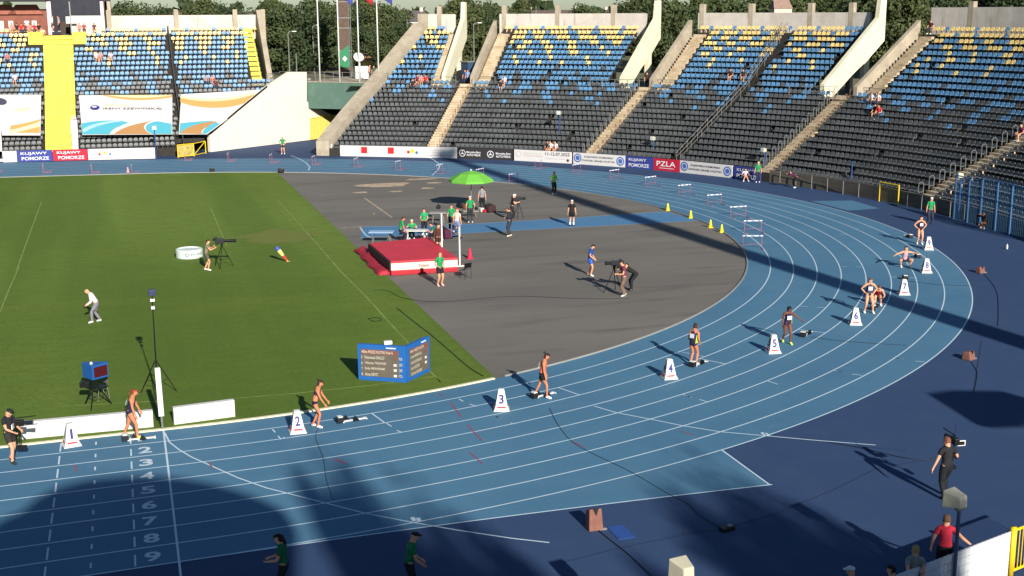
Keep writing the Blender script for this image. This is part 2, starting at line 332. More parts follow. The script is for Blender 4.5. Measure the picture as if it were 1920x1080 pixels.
def seatcolours(k,n):
    """row pattern: yellow at the top running down through blue to black"""
    out=[]; i=0
    while i<n:
        x=random.random()
        if k==24: out+=['y']*random.choice([5,5,5,4])+['b']
        elif k==23: out+=['y']*random.choice([4,5,3])+['b']*random.choice([1,1,2])
        elif k==22: out+=['y']*random.choice([3,2,4])+['b']*random.choice([2,3,2])
        elif k==21: out+=['y']*random.choice([2,3,3])+['b']*random.choice([3,4,2])
        elif k==20: out+=['y']*random.choice([1,2,2])+['b']*random.choice([4,5,3])
        elif k==19: out+=['y']*random.choice([1,1,2])+['b']*random.choice([4,6,3])
        elif k in (17,18): out+=['y']+['b']*random.choice([5,7,4,9])
        elif k in (15,16): out+=['b']*random.choice([9,6,12])+['k']
        elif k==14: out+=['b']*random.choice([4,7,3])+['k']*random.choice([1,2])
        elif k==13: out+=['b']*random.choice([3,5,2])+['k']*random.choice([2,3])
        elif k==12: out+=['b']*random.choice([2,3])+['k']*random.choice([3,4,5])
        elif k==11: out+=['b']*random.choice([2,2,1])+['k']*random.choice([5,6,4])
        elif k==10: out+=['b']*random.choice([1,2])+['k']*random.choice([7,9,11])
        elif k==9: out+=['b']*random.choice([1,1])+['k']*random.choice([9,14,12])
        else: out+=['k']*40+(['g'] if random.random()<.2 else (['b'] if random.random()<.08 else []))+['k']*random.randint(5,30)
        i=len(out)
    s=random.randint(0,4); out=out[s:]+['k' if k<13 else 'b']*s
    return out[:n]
def place_seats(parent,seats):
    """seats: (x,y,z,rot,colour). The 100 that show largest become parts, the rest one part"""
    ins=[];outs=[]
    for s_ in seats:
        P=np.array(s_[:3]); u,v=proj(P+[0,0,.5]); d=(P-CC)@CF
        vis=(0<u<1920 and 0<v<1080); 
        if vis: ins.append((d,s_))
        elif -160<u<2100: outs.append(s_)
    ins.sort(key=lambda t:t[0])
    big=[s_ for _,s_ in ins[:100]]; rest=[s_ for _,s_ in ins[100:]]+outs
    L=parent.location
    for x,y,z,r,c in big:
        o=link('seat',seat_meshes[c],parent); o.location=(x-L[0],y-L[1],z-L[2]); o.rotation_euler=(0,0,r+random.uniform(-.03,.03))
    if rest:
        n=len(SV); A=np.array([s_[:3] for s_ in rest]); r=np.array([s_[3] for s_ in rest]); cs,sn=np.cos(r),np.sin(r)
        X=cs[:,None]*SV[:,0]-sn[:,None]*SV[:,1]+A[:,0:1]-L[0]; Y=sn[:,None]*SV[:,0]+cs[:,None]*SV[:,1]+A[:,1:2]-L[1]; Z=SV[None,:,2]+A[:,2:3]-L[2]
        V=np.stack([X,Y,Z],2).reshape(-1,3); F=[tuple(i*n+j for j in f) for i in range(len(rest)) for f in SF]
        me=bpy.data.meshes.new('seat_rows'); me.from_pydata(V.tolist(),[],F)
        for m in (SB,SBL,SY,SG): me.materials.append(m)
        idx=[{'k':0,'b':1,'y':2,'g':3}[s_[4]] for s_ in rest for _ in SF]; me.polygons.foreach_set('material_index',idx)
        o=link('seat_rows',me,parent); o['kind']='stuff'
def tiers_arc(mb,k0,k1,az0f,az1f,m=None):
    for k in range(k0,k1):
        r0=54.2+rowpos(k)-.45; r1=54.2+rowpos(k+1)-.45 if k<24 else 54.2+rowpos(24)+.5; z=rowz(k); zp=rowz(k-1) if k>0 else 0
        a0,a1=az0f(k),az1f(k); n=max(2,int(abs(a1-a0)/1.5)+1); A=np.linspace(a0,a1,n); V=[];F=[]
        for a in A:
            p=polar(r0,a); q=polar(r1,a); V+=[(p[0],p[1],zp-.02 if k>0 else 0),(p[0],p[1],z),(q[0],q[1],z)]
        for i in range(n-1): F+=[(3*i,3*i+3,3*i+4,3*i+1),(3*i+1,3*i+4,3*i+5,3*i+2)]
        mb.add(V,F,m)
def stair_arc(mb,k0,k1,azc0,azc1,wid,lift=.03,m=None):
    """steps two per row between row k0 and k1"""
    tot=(k1-k0)*2
    for i in range(tot):
        f=i/tot; k=k0+i/2; kk=int(k); r=54.2+rowpos(kk)-.45+(i%2)*(.435 if kk<13 else .3875)
        z=rowz(kk)+(0 if i%2==0 else (rowz(kk+1)-rowz(kk))*.5)+.07
        az=azc0+(azc1-azc0)*f; c=polar(r+.25,az)
        mb.box((c[0],c[1],z-.3),(.55,wid,.6),math.radians(az),m)
def hoop(mb,x,y,z,ang,h=1.0,l=.45):
    d=(math.cos(ang)*l/2,math.sin(ang)*l/2)
    mb.path([(x-d[0],y-d[1],z),(x-d[0],y-d[1],z+h-.12),(x-d[0]*.6,y-d[1]*.6,z+h),(x+d[0]*.6,y+d[1]*.6,z+h),(x+d[0],y+d[1],z+h-.12),(x+d[0],y+d[1],z)],.024,n=5)
def railing(parent,pts,z,h=1.05,sp=1.6,name='railing',m=None,rails=(1.0,.55)):
    mb=MB(); P=[np.array(p[:2]) for p in pts]
    for a,c in zip(P[:-1],P[1:]):
        L=np.linalg.norm(c-a); n=max(1,int(round(L/sp)))
        for i in range(n+1):
            q=a+(c-a)*i/n; mb.tube((*q,z),(*q,z+h),.03,n=6)
        for f in rails: mb.tube((*a,z+h*f),(*c,z+h*f),.028,n=6)
    return mb.build(name,m or STEEL,parent,world=True)
def fin(parent,az,top_extra=0,r_in=65.9):
    """tall radial end frame of an upper tier, with its outer leg"""
    a=math.radians(az); n=np.array([math.sin(a),-math.cos(a),0])*.45
    def P(rc,z): x,y=polar(rc,az); return (x,y,z)
    mb=MB(); poly=[(65.9,6.1),(67.4,6.1),(70.2,7.9),(72.9,9.4),(75.2,10.9),(75.2,14.5+top_extra),(74.4,14.5+top_extra),(74.1,13.0),(66.0,7.25)]
    mb.prism([P(*p) for p in poly],n); mb.prism([P(*p) for p in ((72.1,6.1),(72.9,6.1),(72.9,9.35),(72.1,8.95))],n)
    mb.build('end_frame',CREAM,parent,world=True)
def pillar_posts(parent,azs):
    for az in azs:
        mb=MB(); x,y=polar(75.0,az); mb.box((x,y,10.1),(.55,.5,8.6),math.radians(az)); mb.build('wall_post',CONC,parent,world=True)
def parapet(parent,azL,azR,z0=10.9,z1=13.5,rc=74.75,name='back_wall'):
    mb=MB(); n=max(2,int(abs(azR-azL)/2)+1)
    az=np.linspace(azL,azR,n); V=[];F=[]
    for a in az:
        for r in (rc,rc+.3): 
            x,y=polar(r,a); V+=[(x,y,z0),(x,y,z1)]
    for i in range(n-1):
        o=4*i; F+=[(o,o+4,o+5,o+1),(o+1,o+5,o+7,o+3),(o+2,o+3,o+7,o+6)]
    mb.add(V,F); return mb.build(name,CONCW,parent,world=True)
GS='seating sections of the stadium bowl'
def arc_stand(label,low,upL,upR,stairUp,finAz,posts,lowstair=None,stairside='L',hoops=True,cent=None):
    """low=(azLeft(k),azRight(k)); upper seats between upL(k)..upR(k)"""
    lf,rf=low; c=polar(54,(lf(0)+rf(0))/2)
    t=thing('grandstand',label,'grandstand',(c[0],c[1],0),0,GS)
    mb=MB(); tiers_arc(mb,0,14,lf,rf)
    if upL: tiers_arc(mb,14,25,lambda k:upL(k)+(stairUp[0] if stairUp else 0),upR)
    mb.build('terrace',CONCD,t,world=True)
    seats=[]
    for k in range(25):
        if k>13 and not upL: break
        a0,a1=(lf(k),rf(k)) if k<=13 else (upL(k),upR(k))
        if k==24 and stairUp: a0+=stairUp[0]; a1-=stairUp[1]
        r=54.2+rowpos(k); n=int(math.radians(abs(a0-a1))*r/.5); cols=seatcolours(k,n)
        for i in range(n):
            az=a0+(a1-a0)*(i+.5)/n
            if cent and abs(az-cent)*math.radians(1)*r<.45: continue
            if random.random()<.012: continue
            x,y=polar(r,az); seats.append((x,y,rowz(k),math.radians(az)-math.pi/2,cols[i]))
    place_seats(t,seats)
    # walkway slab between tiers
    return t
# embankment and walkway ring behind the bowl
b=MB(); azs=np.linspace(-45,69,80); V=[];F=[]
for a in azs:
    for r,z in ((65.9,6.05),(95,6.05),(420,5.6)): x,y=polar(r,a); V.append((x,y,z))
for i in range(len(azs)-1):
    o=3*i; F+=[(o,o+1,o+4,o+3),(o+1,o+2,o+5,o+4)]
b.add(V,F)
x1,y1=polar(95,69); x2,y2=polar(420,69)
b.add([(-120,62.2,6.05),(18.5,62.2,6.05),(x1,y1,6.05),(x2,y2,5.6),(-120,420,5.6)],[(0,1,2,3,4)])
S('embankment',b,layered('embankment ground',(120,112,92),[((84,96,56),.2,.45,.6,.9,None),((140,132,112),1.5,.5,.7,.4,None)],rough=.95))

s1=arc_stand('narrow grandstand beside the tunnel, with a long sloping concrete edge',
   (lambda k:68.6-5.3*k/24-.3, lambda k:58.45),lambda k:68.6-5.3*k/24-.2,lambda k:60.95,(0,-.6),60,[60.6])
s2=arc_stand('grandstand section second from the tunnel, all seats facing the green umbrella',
   (lambda k:57.05-.1,lambda k:41.0+.3*k/13),lambda k:55.3,lambda k:44.4,(1.0,0),43,[])
s3=arc_stand('grandstand section with a long handrail running down through the middle of its seats',
   (lambda k:39.7+.2*k/13,lambda k:21.3+1.4*k/13),lambda k:37.9,lambda k:25.2,(1.2,0),24,[],cent=31)
s4=arc_stand('grandstand section above the banded wall and yellow gate, with spectators in white and red',
   (lambda k:19.6+1.5*k/13,lambda k:2.9),lambda k:18.6,lambda k:2.9,(1.2,0),None,[])
s5=arc_stand('grandstand section at the right edge behind the blue netting frames',
   (lambda k:1.2,lambda k:-24),None,None,None,None,[])
# sloping edge wall of the first section
mb=MB(); V=[]
for k in np.linspace(0,24.6,26):
    az=68.75-5.3*k/24; rc=54.2+(rowpos(k))-.5; z=(rowz(k) if k<=13 else 6.045+.5*(k-13))+.75
    for dr,dz in ((0,0),(0,-6)):
        pass
    x,y=polar(rc,az); ta=math.radians(az+90); dx,dy=math.cos(ta),math.sin(ta)
    V+=[(x,y,z),(x+dx*1.25,y+dy*1.25,z),(x+dx*1.25,y+dy*1.25,max(0,z-3.2)),(x,y,max(0,z-1.8))]
n=len(V)//4
F=[]
for i in range(n-1):
    o=4*i; F+=[(o,o+1,o+5,o+4),(o+1,o+2,o+6,o+5),(o+3,o,o+4,o+7),(o+2,o+3,o+7,o+6)]
F+=[(0,3,2,1),(n*4-4,n*4-3,n*4-2,n*4-1)]
mb.add(V,F); mb.build('sloping_edge',CONC,s1,world=True)
parapet(s1,63.6,60.8); pillar_posts(s1,[62.2]); fin(s1,60.2,.3)
mb=MB(); x,y=polar(74.9,63.6); mb.box((x,y,12.2),(1.0,1.1,2.7),math.radians(63)); mb.build('corner_block',CONC,s1,world=True)
parapet(s2,56.9,44.0); pillar_posts(s2,[56.5,51.8,46.9]); fin(s2,43.2,.3)
parapet(s3,39.5,25.0); pillar_posts(s3,[39.2,35,30,26.6]); fin(s3,24.3,.8)
parapet(s4,20.1,-3,z1=13.9); pillar_posts(s4,[17,9,3.5])
# ragged left parapet walls of the upper blocks
for st,az in ((s2,57.0),(s3,39.8),(s4,20.6)):
    mb=MB(); V=[]; 
    for k in np.linspace(13.4,24.6,14):
        rc=54.2+rowpos(k)-.3; z=6.045+.5*(k-13)+.95; x,y=polar(rc,az); a=math.radians(az+90); d=(math.cos(a)*.4,math.sin(a)*.4)
        V+=[(x,y,z),(x+d[0],y+d[1],z),(x+d[0],y+d[1],6.0),(x,y,6.0)]
    n=len(V)//4; F=[]
    for i in range(n-1):
        o=4*i; F+=[(o,o+1,o+5,o+4),(o+1,o+2,o+6,o+5),(o+3,o,o+4,o+7)]
    F+=[(0,3,2,1),(n*4-4,n*4-3,n*4-2,n*4-1)]
    mb.add(V,F); mb.build('side_parapet',CONC,st,world=True)
# upper stairs
for st,az,m in ((s1,60.55,STEP),(s2,56.2,STEP),(s3,38.8,STEP),(s4,19.6,STEP)):
    mb=MB(); stair_arc(mb,13,24,az,az,1.25); mb.build('staircase',m,st,world=True)
# lower stairs between the sections
for st,a0,a1,wd,hs in ((s1,57.75,57.75,1.35,1),(s2,40.35,40.5,1.45,1),(s3,20.4,21.9,1.5,1),(s4,2.0,2.0,1.7,1)):
    mb=MB(); stair_arc(mb,0,14,a0,a1,wd); mb.build('staircase',STEP,st,world=True)
    for k in range(14):
        for side in ((1,-1) if st in(s3,s4) else ((1,-1) if st is s2 else (1,-1))):
            az=a0+(a1-a0)*k/14+side*math.degrees((wd/2+.06)/(54.2+rowpos(k))); x,y=polar(54.2+rowpos(k),az); mb=MB()
            hoop(mb,x,y,rowz(k)+.1,math.radians(az),h=(1.0 if side>0 else .85) if st is not s1 else .8,l=.42 if st in (s3,s4) else .3)
            o=mb.build('handrail',(mat('brown rail',(120,92,66),.6) if side<0 and st is not s4 else (STEEL if st is not s1 else DSTEEL)),st,world=True)
# middle handrail of the third section
mb=MB()
for off in (-.35,.35):
    P=[]
    for k in list(range(0,25,1)):
        az=30.6+1.2*k/24+off*.62; x,y=polar(54.2+rowpos(k),az); P.append((x,y,rowz(k)+1.0))
        if k%2==0: mb.tube((x,y,rowz(k)),(x,y,rowz(k)+1.0),.025,n=5)
    mb.path(P,.028,n=5); mb.path([(p[0],p[1],p[2]-.4) for p in P],.02,n=5)
mb.build('middle_handrail',STEEL,s3,world=True)
# walkway guard rails in the gaps and beside the stair heads
for st,l in ((s1,[(60.9,65.0),(59.0,65.0),(59.0,66.6)]),(s1,[(56.6,66.3),(55.2,66.3)]),(s2,[(45.6,64.9),(42.0,64.9),(42.0,66.5)]),(s2,[(39.9,66.3),(37.8,66.3)]),(s3,[(26.6,65.0),(23.4,65.0),(23.4,66.6)]),(s3,[(21.2,66.4),(18.6,66.4)])):
    railing(st,[polar(r,a) for a,r in l],6.05)
for st,a0,a1 in ((s1,62,55.6),(s2,46,37.9),(s3,27,18.7)):
    mb=MB(); V=[];F=[]
    for a in np.linspace(a0,a1,8):
        for r in (64.9,66.5): x,y=polar(r,a); V.append((x,y,6.075))
    for i in range(7): F.append((2*i,2*i+1,2*i+3,2*i+2))
    mb.add(V,F); mb.build('landing',CONC,st,world=True)
# front walls
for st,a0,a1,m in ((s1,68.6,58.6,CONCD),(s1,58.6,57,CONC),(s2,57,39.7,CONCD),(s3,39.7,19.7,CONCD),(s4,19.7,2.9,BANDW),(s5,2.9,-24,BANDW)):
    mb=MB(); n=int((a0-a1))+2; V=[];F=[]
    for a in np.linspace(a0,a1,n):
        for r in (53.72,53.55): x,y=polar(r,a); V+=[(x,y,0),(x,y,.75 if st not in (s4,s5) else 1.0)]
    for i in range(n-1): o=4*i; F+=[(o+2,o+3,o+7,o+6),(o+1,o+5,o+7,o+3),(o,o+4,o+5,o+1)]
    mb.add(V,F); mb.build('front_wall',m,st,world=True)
# ---------------------------------------------------------------- left (straight) stand
YF=50.9
SL=thing('grandstand','straight grandstand on the left with wide bright yellow stairs and big printed banners','grandstand',(-8,50,0),0,GS)
pa=G(395,285); pb=G(590,262); wd_=(pb-pa)/np.linalg.norm(pb-pa)
def wallx(y): return pa[0]+(y-pa[1])*wd_[0]/wd_[1]
def planeY(u,y,z0=5.):      # world x of image column u at depth y, height z0
    v0=300.
    for _ in range(6):
        p=onplane(u,v0,(0,y,0),(0,1,0)); 
        v0=proj((p[0],y,z0))[1]
    return p[0]
def xs_(u,k): return planeY(u,YF+rowpos(k),rowz(k)+.5)
stairL=[(xs_(85,0),xs_(143,0)),(xs_(80,24),xs_(136,24))]
def stx(k,s): return stairL[0][s]+(stairL[1][s]-stairL[0][s])*k/24
fx=planeY(478,YF+rowpos(20),9)
mb=MB(); seats=[]
mb2x=planeY(332,YF+8,5)
for k in range(25):
    y0=YF+rowpos(k)-.45; y1=YF+rowpos(k+1)-.45 if k<24 else YF+rowpos(24)+.5; z=rowz(k); zp=rowz(k-1) if k else 0
    xr=wallx(y0)-.1 if k<=13 else fx
    if k<2: xr=min(xr,planeY(335,YF,1))
    mb.add([(-30,y0,zp-.02 if k else 0),(xr,y0,zp-.02 if k else 0),(xr,y0,z),(-30,y0,z),(xr,y1,z),(-30,y1,z)],[(0,1,2,3),(3,2,4,5)])
    xe=xr-.3 if k<=13 else planeY(466 if k<24 else 490,YF+rowpos(k),rowz(k)); n=int((xe+24)/.5); cols=seatcolours(k,n)
    for i in range(n):
        x=xe-.25-i*.5
        if stx(k,0)-.15<x<stx(k,1)+.15: continue
        if abs(x-mb2x)<.35: continue
        if k>=21 and k<24 and stx(k,1)<x<stx(k,1)+1.4: continue
        if k>=21 and k<24 and stx(k,0)-1.6<x<stx(k,0): continue
        if 2<=k<=9 : 
            if x<mb2x+9: pass
        seats.append((x,YF+rowpos(k),z,0,cols[i]))
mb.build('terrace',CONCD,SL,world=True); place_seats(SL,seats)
mb=MB()
tot=50
for i in range(tot):
    f=i/tot*24; z=np.interp(f,[0,13,24],[rowz(0),rowz(13),rowz(24)])+.16; y=YF+rowpos(f)-.45
    xa,xb=stx(f,0),stx(f,1); mb.box(((xa+xb)/2,y+.4,z-.4),(xb-xa,.85,.8))
mb.build('staircase',STEPY,SL,world=True)
xa,xb=planeY(468,YF+rowpos(16),8),planeY(487,YF+rowpos(16),8)
mb=MB()
for i in range(22):
    k=13.5+i/2; mb.box(((xa+xb)/2,YF+rowpos(k),rowz(int(k))+(.25 if i%2 else 0)-.1),(xb-xa,.45,.5))
mb.build('staircase',STEPY,SL,world=True)
# landings painted yellow beside the stair head
for s_,w_ in ((0,1.5),(1,1.4)):
    xa=stx(21,s_)+(.0 if s_ else -w_); mb=MB(); zt=rowz(24)+.1; yb=YF+rowpos(22)-.45
    mb.box((xa+w_/2,yb+.9,zt-.55),(w_,1.7,1.5)); mb.build('stair_head_block',STEPY,SL,world=True)
# dark drain channel, end frame, back wall
mb=MB()
for k in range(25): mb.box((mb2x,YF+rowpos(k),rowz(k)+.55),(.10,.8,.5 if k<13 else .6))
mb.build('divider_rail',DSTEEL,SL,world=True)
yW=YF+rowpos(24)+.55; xw0,xw1=planeY(205,yW,12.5),planeY(490,yW,12.5)
mb=MB(); mb.box(((xw0+xw1)/2,yW+.15,12.2),(xw1-xw0,.3,2.7)); mb.build('back_wall',CONCW,SL,world=True)
for u in (205,331,441,493):
    mb=MB(); x=planeY(u,yW,12.5); mb.box((x,yW-.1,12.35),(.5,.6,3.6)); mb.build('wall_post',CONC,SL,world=True)
mb=MB(); x=planeY(490,YF+rowpos(20),9)
mb.prism([(x,YF+rowpos(13)+.3,6.05),(x,YF+rowpos(24)+.6,6.05),(x,YF+rowpos(24)+.6,14.1),(x,YF+rowpos(24),14.1),(x,YF+rowpos(13)+.3,7.0)],(.55,0,0)); mb.build('end_frame',CONC,SL,world=True)
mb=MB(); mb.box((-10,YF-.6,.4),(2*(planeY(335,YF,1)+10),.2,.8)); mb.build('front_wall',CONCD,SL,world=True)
# structure at the top of the yellow stairs: brick lodge, pale posts, white hall
yB=YF+rowpos(24)+1.2
def X(u,z=12,y=None): return planeY(u,y or yB,z)
LG=thing('lodge','brown brick lodge with pitched roof panels and small white windows above the left seats','building',(X(45),yB+2,6))
mb=MB(); x0,x1=X(-60),X(92); mb.box(((x0+x1)/2,yB+3,10.2),(x1-x0,5,8.2)); mb.build('wall',layered('brick brown',(134,84,70),[((112,66,56),1,.4,.7,.7,None),((150,104,88),5,.5,.7,.5,(1,1,4))]),LG,world=True)
for ua,ub in ((-45,23),(32,72)):
    xa,xb=X(ua),X(ub); mb=MB(); mb.prism([(xa-.8,yB+.2,13.75),(xb+.6,yB+.2,13.75),(xb,yB+.9,14.75),(xa,yB+.9,14.75)],(0,.15,.05)); mb.build('roof',mat('tile roof',(150,92,76),.8,.15,3),LG,world=True)
for u in (3,21,51,65):
    xa=X(u-4.5); xb=X(u+4.5); mb=MB(); mb.box(((xa+xb)/2,yB+.46,12.55),(xb-xa,.1,1.0)); f=mb.build('window',WHITEP,LG,world=True)
mb=MB(); mb.box(((x0+x1)/2,yB-1.2+1.5,14.95+.3),(x1-x0,4,.3)); mb.build('eave',mat('dark eave',(50,48,50),.8),LG,world=True)
HL=thing('hall','white hall with dark open doorway behind the top of the yellow stairs','building',(X(160),yB+2,6))
xa,xb=X(133),X(199); mb=MB(); mb.box(((xa+xb)/2,yB+1.6,12.1),(xb-xa,2,2.9)); mb.build('wall',WHITEP,HL,world=True)
mb=MB(); mb.box((X(135),yB+.4,13.1),(X(145)-X(125),.9,.75)); mb.build('awning',WHITEP,HL,world=True)
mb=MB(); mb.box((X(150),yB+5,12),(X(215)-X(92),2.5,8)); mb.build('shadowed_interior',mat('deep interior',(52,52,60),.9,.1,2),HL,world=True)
mb=MB(); mb.box((X(120),yB+3.6,11.8),(X(128)-X(110),.15,2.2)); mb.build('door',mat('brown door',(70,58,50),.8),HL,world=True)
mb=MB(); mb.box((X(122),yB+2.9,11.2),(X(127)-X(116),.5,.6)); mb.build('counter',WHITEP,HL,world=True)
for u,wd2 in ((95,.45),(194,.35),(134,.12)):
    mb=MB(); mb.box((X(u),yB-.15,13),(wd2,wd2,4.2)); mb.build('column',mat('pinkish column',(216,196,200),.7,.05,2) if wd2>.2 else STEEL,HL,world=True)
mb=MB(); mb.box((X(201),yB-.1,13.2),(.3,.5,4.0)); mb.build('column',mat('brown column',(70,56,50),.8),HL,world=True)
mb=MB(); mb.box((X(205),yB-.2,13),(.6,.3,4.2)); mb.build('column',CONC,HL,world=True)
# ---------------------------------------------------------------- tunnel mouth
wn=np.array([wd_[1],-wd_[0],0])
def onw(u,v): return onplane(u,v,pa,wn)
RW=thing('ramp_wall','white painted wing wall sloping up beside the tunnel mouth','wall',(pa[0],pa[1],0))
mb=MB(); poly=[onw(*p) for p in ((395,285),(580,262.5),(627,256),(627,218),(575,190),(575,135),(542,135),(500,163),(393,252))]
mb.prism([tuple(p) for p in poly],tuple(-wn*.4)); mb.build('wall',RAMPW,RW,world=True)
mb=MB(); mb.path([tuple(onw(*p)+wn*.05) for p in ((393,251),(445,207),(500,162))],.09); mb.build('edge_seal',BLACKP,RW,world=True)
YG=thing('gate','yellow double gate leaf in the white tunnel wall','gate',tuple(onw(600,261)))
mb=MB(); poly=[onw(*p)+wn*.08 for p in ((581,262),(604,259),(626,256),(626,215),(604,219),(581,222))]; mb.prism([tuple(p) for p in poly],tuple(wn*.05))
mb.build('panel',mat('pale yellow door',(206,190,98),.6,.06,1.5),YG,world=True)
mb=MB()
for l in (((581,262),(581,222)),((598,260),(598,219.5)),((581,222),(626,215)),((626,256),(626,215))): mb.path([tuple(onw(*p)+wn*.16) for p in l],.05)
mb.build('frame',YEL,YG,world=True)
BRG=thing('footbridge','grey green concrete footbridge carrying the walkway over the tunnel','bridge',(22,59,3.3))
e0=onw(572,160); e0=np.array([e0[0],e0[1]+.45]); e1=np.array(polar(66.3,66.2))
mb=MB(); d=(e1-e0)/np.linalg.norm(e1-e0); nn=np.array([-d[1],d[0]]); 
mb.prism([(*e0,3.5),(*e1,3.5),(*e1,6.35),(*e0,6.35)],(nn[0]*.5,nn[1]*.5,0)); mb.build('beam',GREEN_B,BRG,world=True)
mb=MB(); mb.prism([(*(e0-nn*0),6.3),(*e1,6.3),(*(e1+nn*14),6.3),(*(e0+nn*14),6.3)],(0,0,.12)); mb.build('deck',CONC,BRG,world=True)
mb=MB(); mb.prism([(*(e0+nn*8),0),(*(e1+nn*8),0),(*(e1+nn*8),6.3),(*(e0+nn*8),6.3)],(nn[0]*.4,nn[1]*.4,0)); mb.build('tunnel_backing',mat('tunnel wall',(70,64,58),.9,.15,1),BRG,world=True)  # back wall added to keep the passage under the deck dark
a_=e0+nn*.3-d*3.2
mb=MB(); railing(BRG,[tuple(a_),tuple(e1+nn*.3+d*1)],6.42,h=1.0,sp=1.1)
railing(BRG,[(planeY(500,61.6,6.5),61.6),tuple(a_)],6.3,h=1.0,sp=1.1)
# flagpoles on the bridge
FP=[(600,148),(637,148),(674,148),(710,147)]
def flagpole(u,v,label):
    dn=nn; p=onplane(u,v,(*(e0+nn*.15),0),(*nn,0)); t=thing('flagpole',label,'flagpole',(p[0],p[1],6.42),0,'flagpoles on the footbridge')
    mb=MB(); mb.tube((0,0,0),(0,0,11),.085,.05,n=10); mb.build('pole',WHITEP,t,smooth=True); mb=MB(); mb.lathe((0,0,11),[(.02,0),(.1,.05),(.1,.12),(.02,.17)],n=10); mb.build('finial',WHITEP,t); return t
fl=[flagpole(*FP[0],'white flagpole nearest the white wing wall, no flag in view'),flagpole(*FP[1],'white flagpole beside the brown tower, faded blue and red flag'),flagpole(*FP[2],'white flagpole in front of the satellite dish, red flag'),flagpole(*FP[3],'white flagpole nearest the sloping concrete edge, blue flag')]
for t,c in zip(fl[1:],((70,70,150),(170,40,50),(60,64,140))):
    z0=13.8+ (21-9)/FPX*148-6.42; mb=MB(); V=[];F=[]; n=9
    for i in range(n):
        for j in range(4): V.append((.1+i*.2,.12*math.sin(i*.9+j*.4),z0+.62+1.2*(j/3)*1-.02*i*i*.6))
    for i in range(n-1):
        for j in range(3): o=i*4+j; F.append((o,o+4,o+5,o+1))
    mb.add(V,F); fo=mb.build('flag',mat('flag %d'%c[0],c,.8,.1,3),t,smooth=True); md=fo.modifiers.new('s','SOLIDIFY'); md.thickness=.01
# ================================================================ BANNERS and BOARDS
sl_=.415/.87
bn=np.array([0,-sl_,1.]); bp0=(0,YF,1.75)
def onb(u,v,off=0): p=onplane(u,v,bp0,bn); return p+bn/np.linalg.norm(bn)*off
def bez(pts,n=14):
    P=[np.array(p,float) for p in pts]; out=[]
    for t in np.linspace(0,1,n):
        Q=P
        while len(Q)>1: Q=[a*(1-t)+b_*t for a,b_ in zip(Q[:-1],Q[1:])]
        out.append(tuple(Q[0]))
    return out
def bpoly(mb,px,off,m): 
    n=len(px); mb.add([tuple(onb(u,v,off)) for u,v in px],[tuple(range(n))],m)
BW=[mat('banner white',(214,206,200),.7,.02,1),mat('banner ochre',(190,156,92),.7),mat('banner pale gold',(222,206,166),.7),mat('banner turquoise',(84,168,184),.7),mat('banner light blue',(160,202,208),.7),mat('banner brown',(176,132,84),.7),mat('banner ink',(70,72,90),.7),mat('banner navy',(50,60,130),.7)]
def banner(label,outline,shapes,texts=()):
    c=onb(*outline[0]); t=thing('banner',label,'banner',tuple(c),0,'large banners stretched over the left stand')
    mb=MB(); P=[tuple(onb(u,v,.0)) for u,v in outline]; mb.prism(P,(0,-.01,.02)); mb.build('sheet',BW[0],t,world=True)
    for i,(px,m) in enumerate(shapes): mb=MB(); bpoly(mb,px,.04+.004*i,0); mb.build('wave',BW[m],t,world=True)
    for s_,u0,u1,v0,v1,m in texts:
        mb=MB(); o=onb(u0,v1,.08); r=onb(u1,v1,.08)-o; up=onb(u0,v0,.08)-o; text(mb,s_,o,r/np.linalg.norm(r),up/np.linalg.norm(up),np.linalg.norm(r),np.linalg.norm(up)); mb.build('lettering',BW[m],t,world=True)
banner('wide banner reading IRENY SZEWINSKIEJ with turquoise and ochre waves',[(154,253),(323,252),(323,178),(148,179)],
 [(bez([(190,178.5),(225,189),(270,192),(323,183)])+[(323,178.3)],1),(bez([(200,179),(240,185),(280,186),(323,179.5)]),2),
  ([(154,252.5)]+bez([(153,232),(190,224),(230,226),(240,230)])+bez([(238,232),(215,240),(206,252.4)]),3),([(155,246)]+bez([(155,243),(180,228),(230,226)])+bez([(232,228),(185,232),(158,249)]),4),
  ([(208,252.3)]+bez([(212,250),(225,236),(262,228),(285,227)])+bez([(283,229),(262,234),(270,246),(283,252)]),5),
  (bez([(285,252),(266,243),(270,232),(295,228)])+[(322,233),(322,252)],3),([(206,252)]+bez([(210,246),(226,232),(285,226)])+bez([(285,228),(232,236),(214,252)]),0)],
 [('IRENY SZEWIŃSKIEJ',193,303,201.5,207.5,6),('MEMORIAŁ',196,245,196.5,199.5,2)])
t_=[o for o in COL.objects if o.name.startswith('banner')][-1]
mb=MB(); c=[(178+9*math.cos(a),203+4.5*math.sin(a)) for a in np.linspace(0,2*math.pi,20,endpoint=False)]; bpoly(mb,c,.1,7); c=[(177+5*math.cos(a),202+1.6*math.sin(a)) for a in np.linspace(0,2*math.pi,14,endpoint=False)]; bpoly(mb,c,.12,0); mb.build('emblem',BW,t_,world=True)
banner('tapering banner with ochre wave cut off by the white sloping wall',[(335,252),(388,252),(455,203),(499,168),(340,177)],
 [(bez([(338,182),(380,196),(440,190),(478,176)])+bez([(470,188),(440,208),(370,206),(338,192)]),1),(bez([(339,180),(390,190),(440,184),(480,172)])+bez([(478,177),(440,190),(390,196),(338,184)]),2),
  ([(336,251)]+bez([(338,232),(365,228),(400,227)])+bez([(395,230),(380,236),(350,242),(336,251)]),3),([(337,251)]+bez([(345,244),(370,230),(408,228)])+bez([(395,236),(376,242),(378,252)]),5),
  (bez([(379,252),(380,240),(405,230)])+[(412,233),(388,251)],3)])
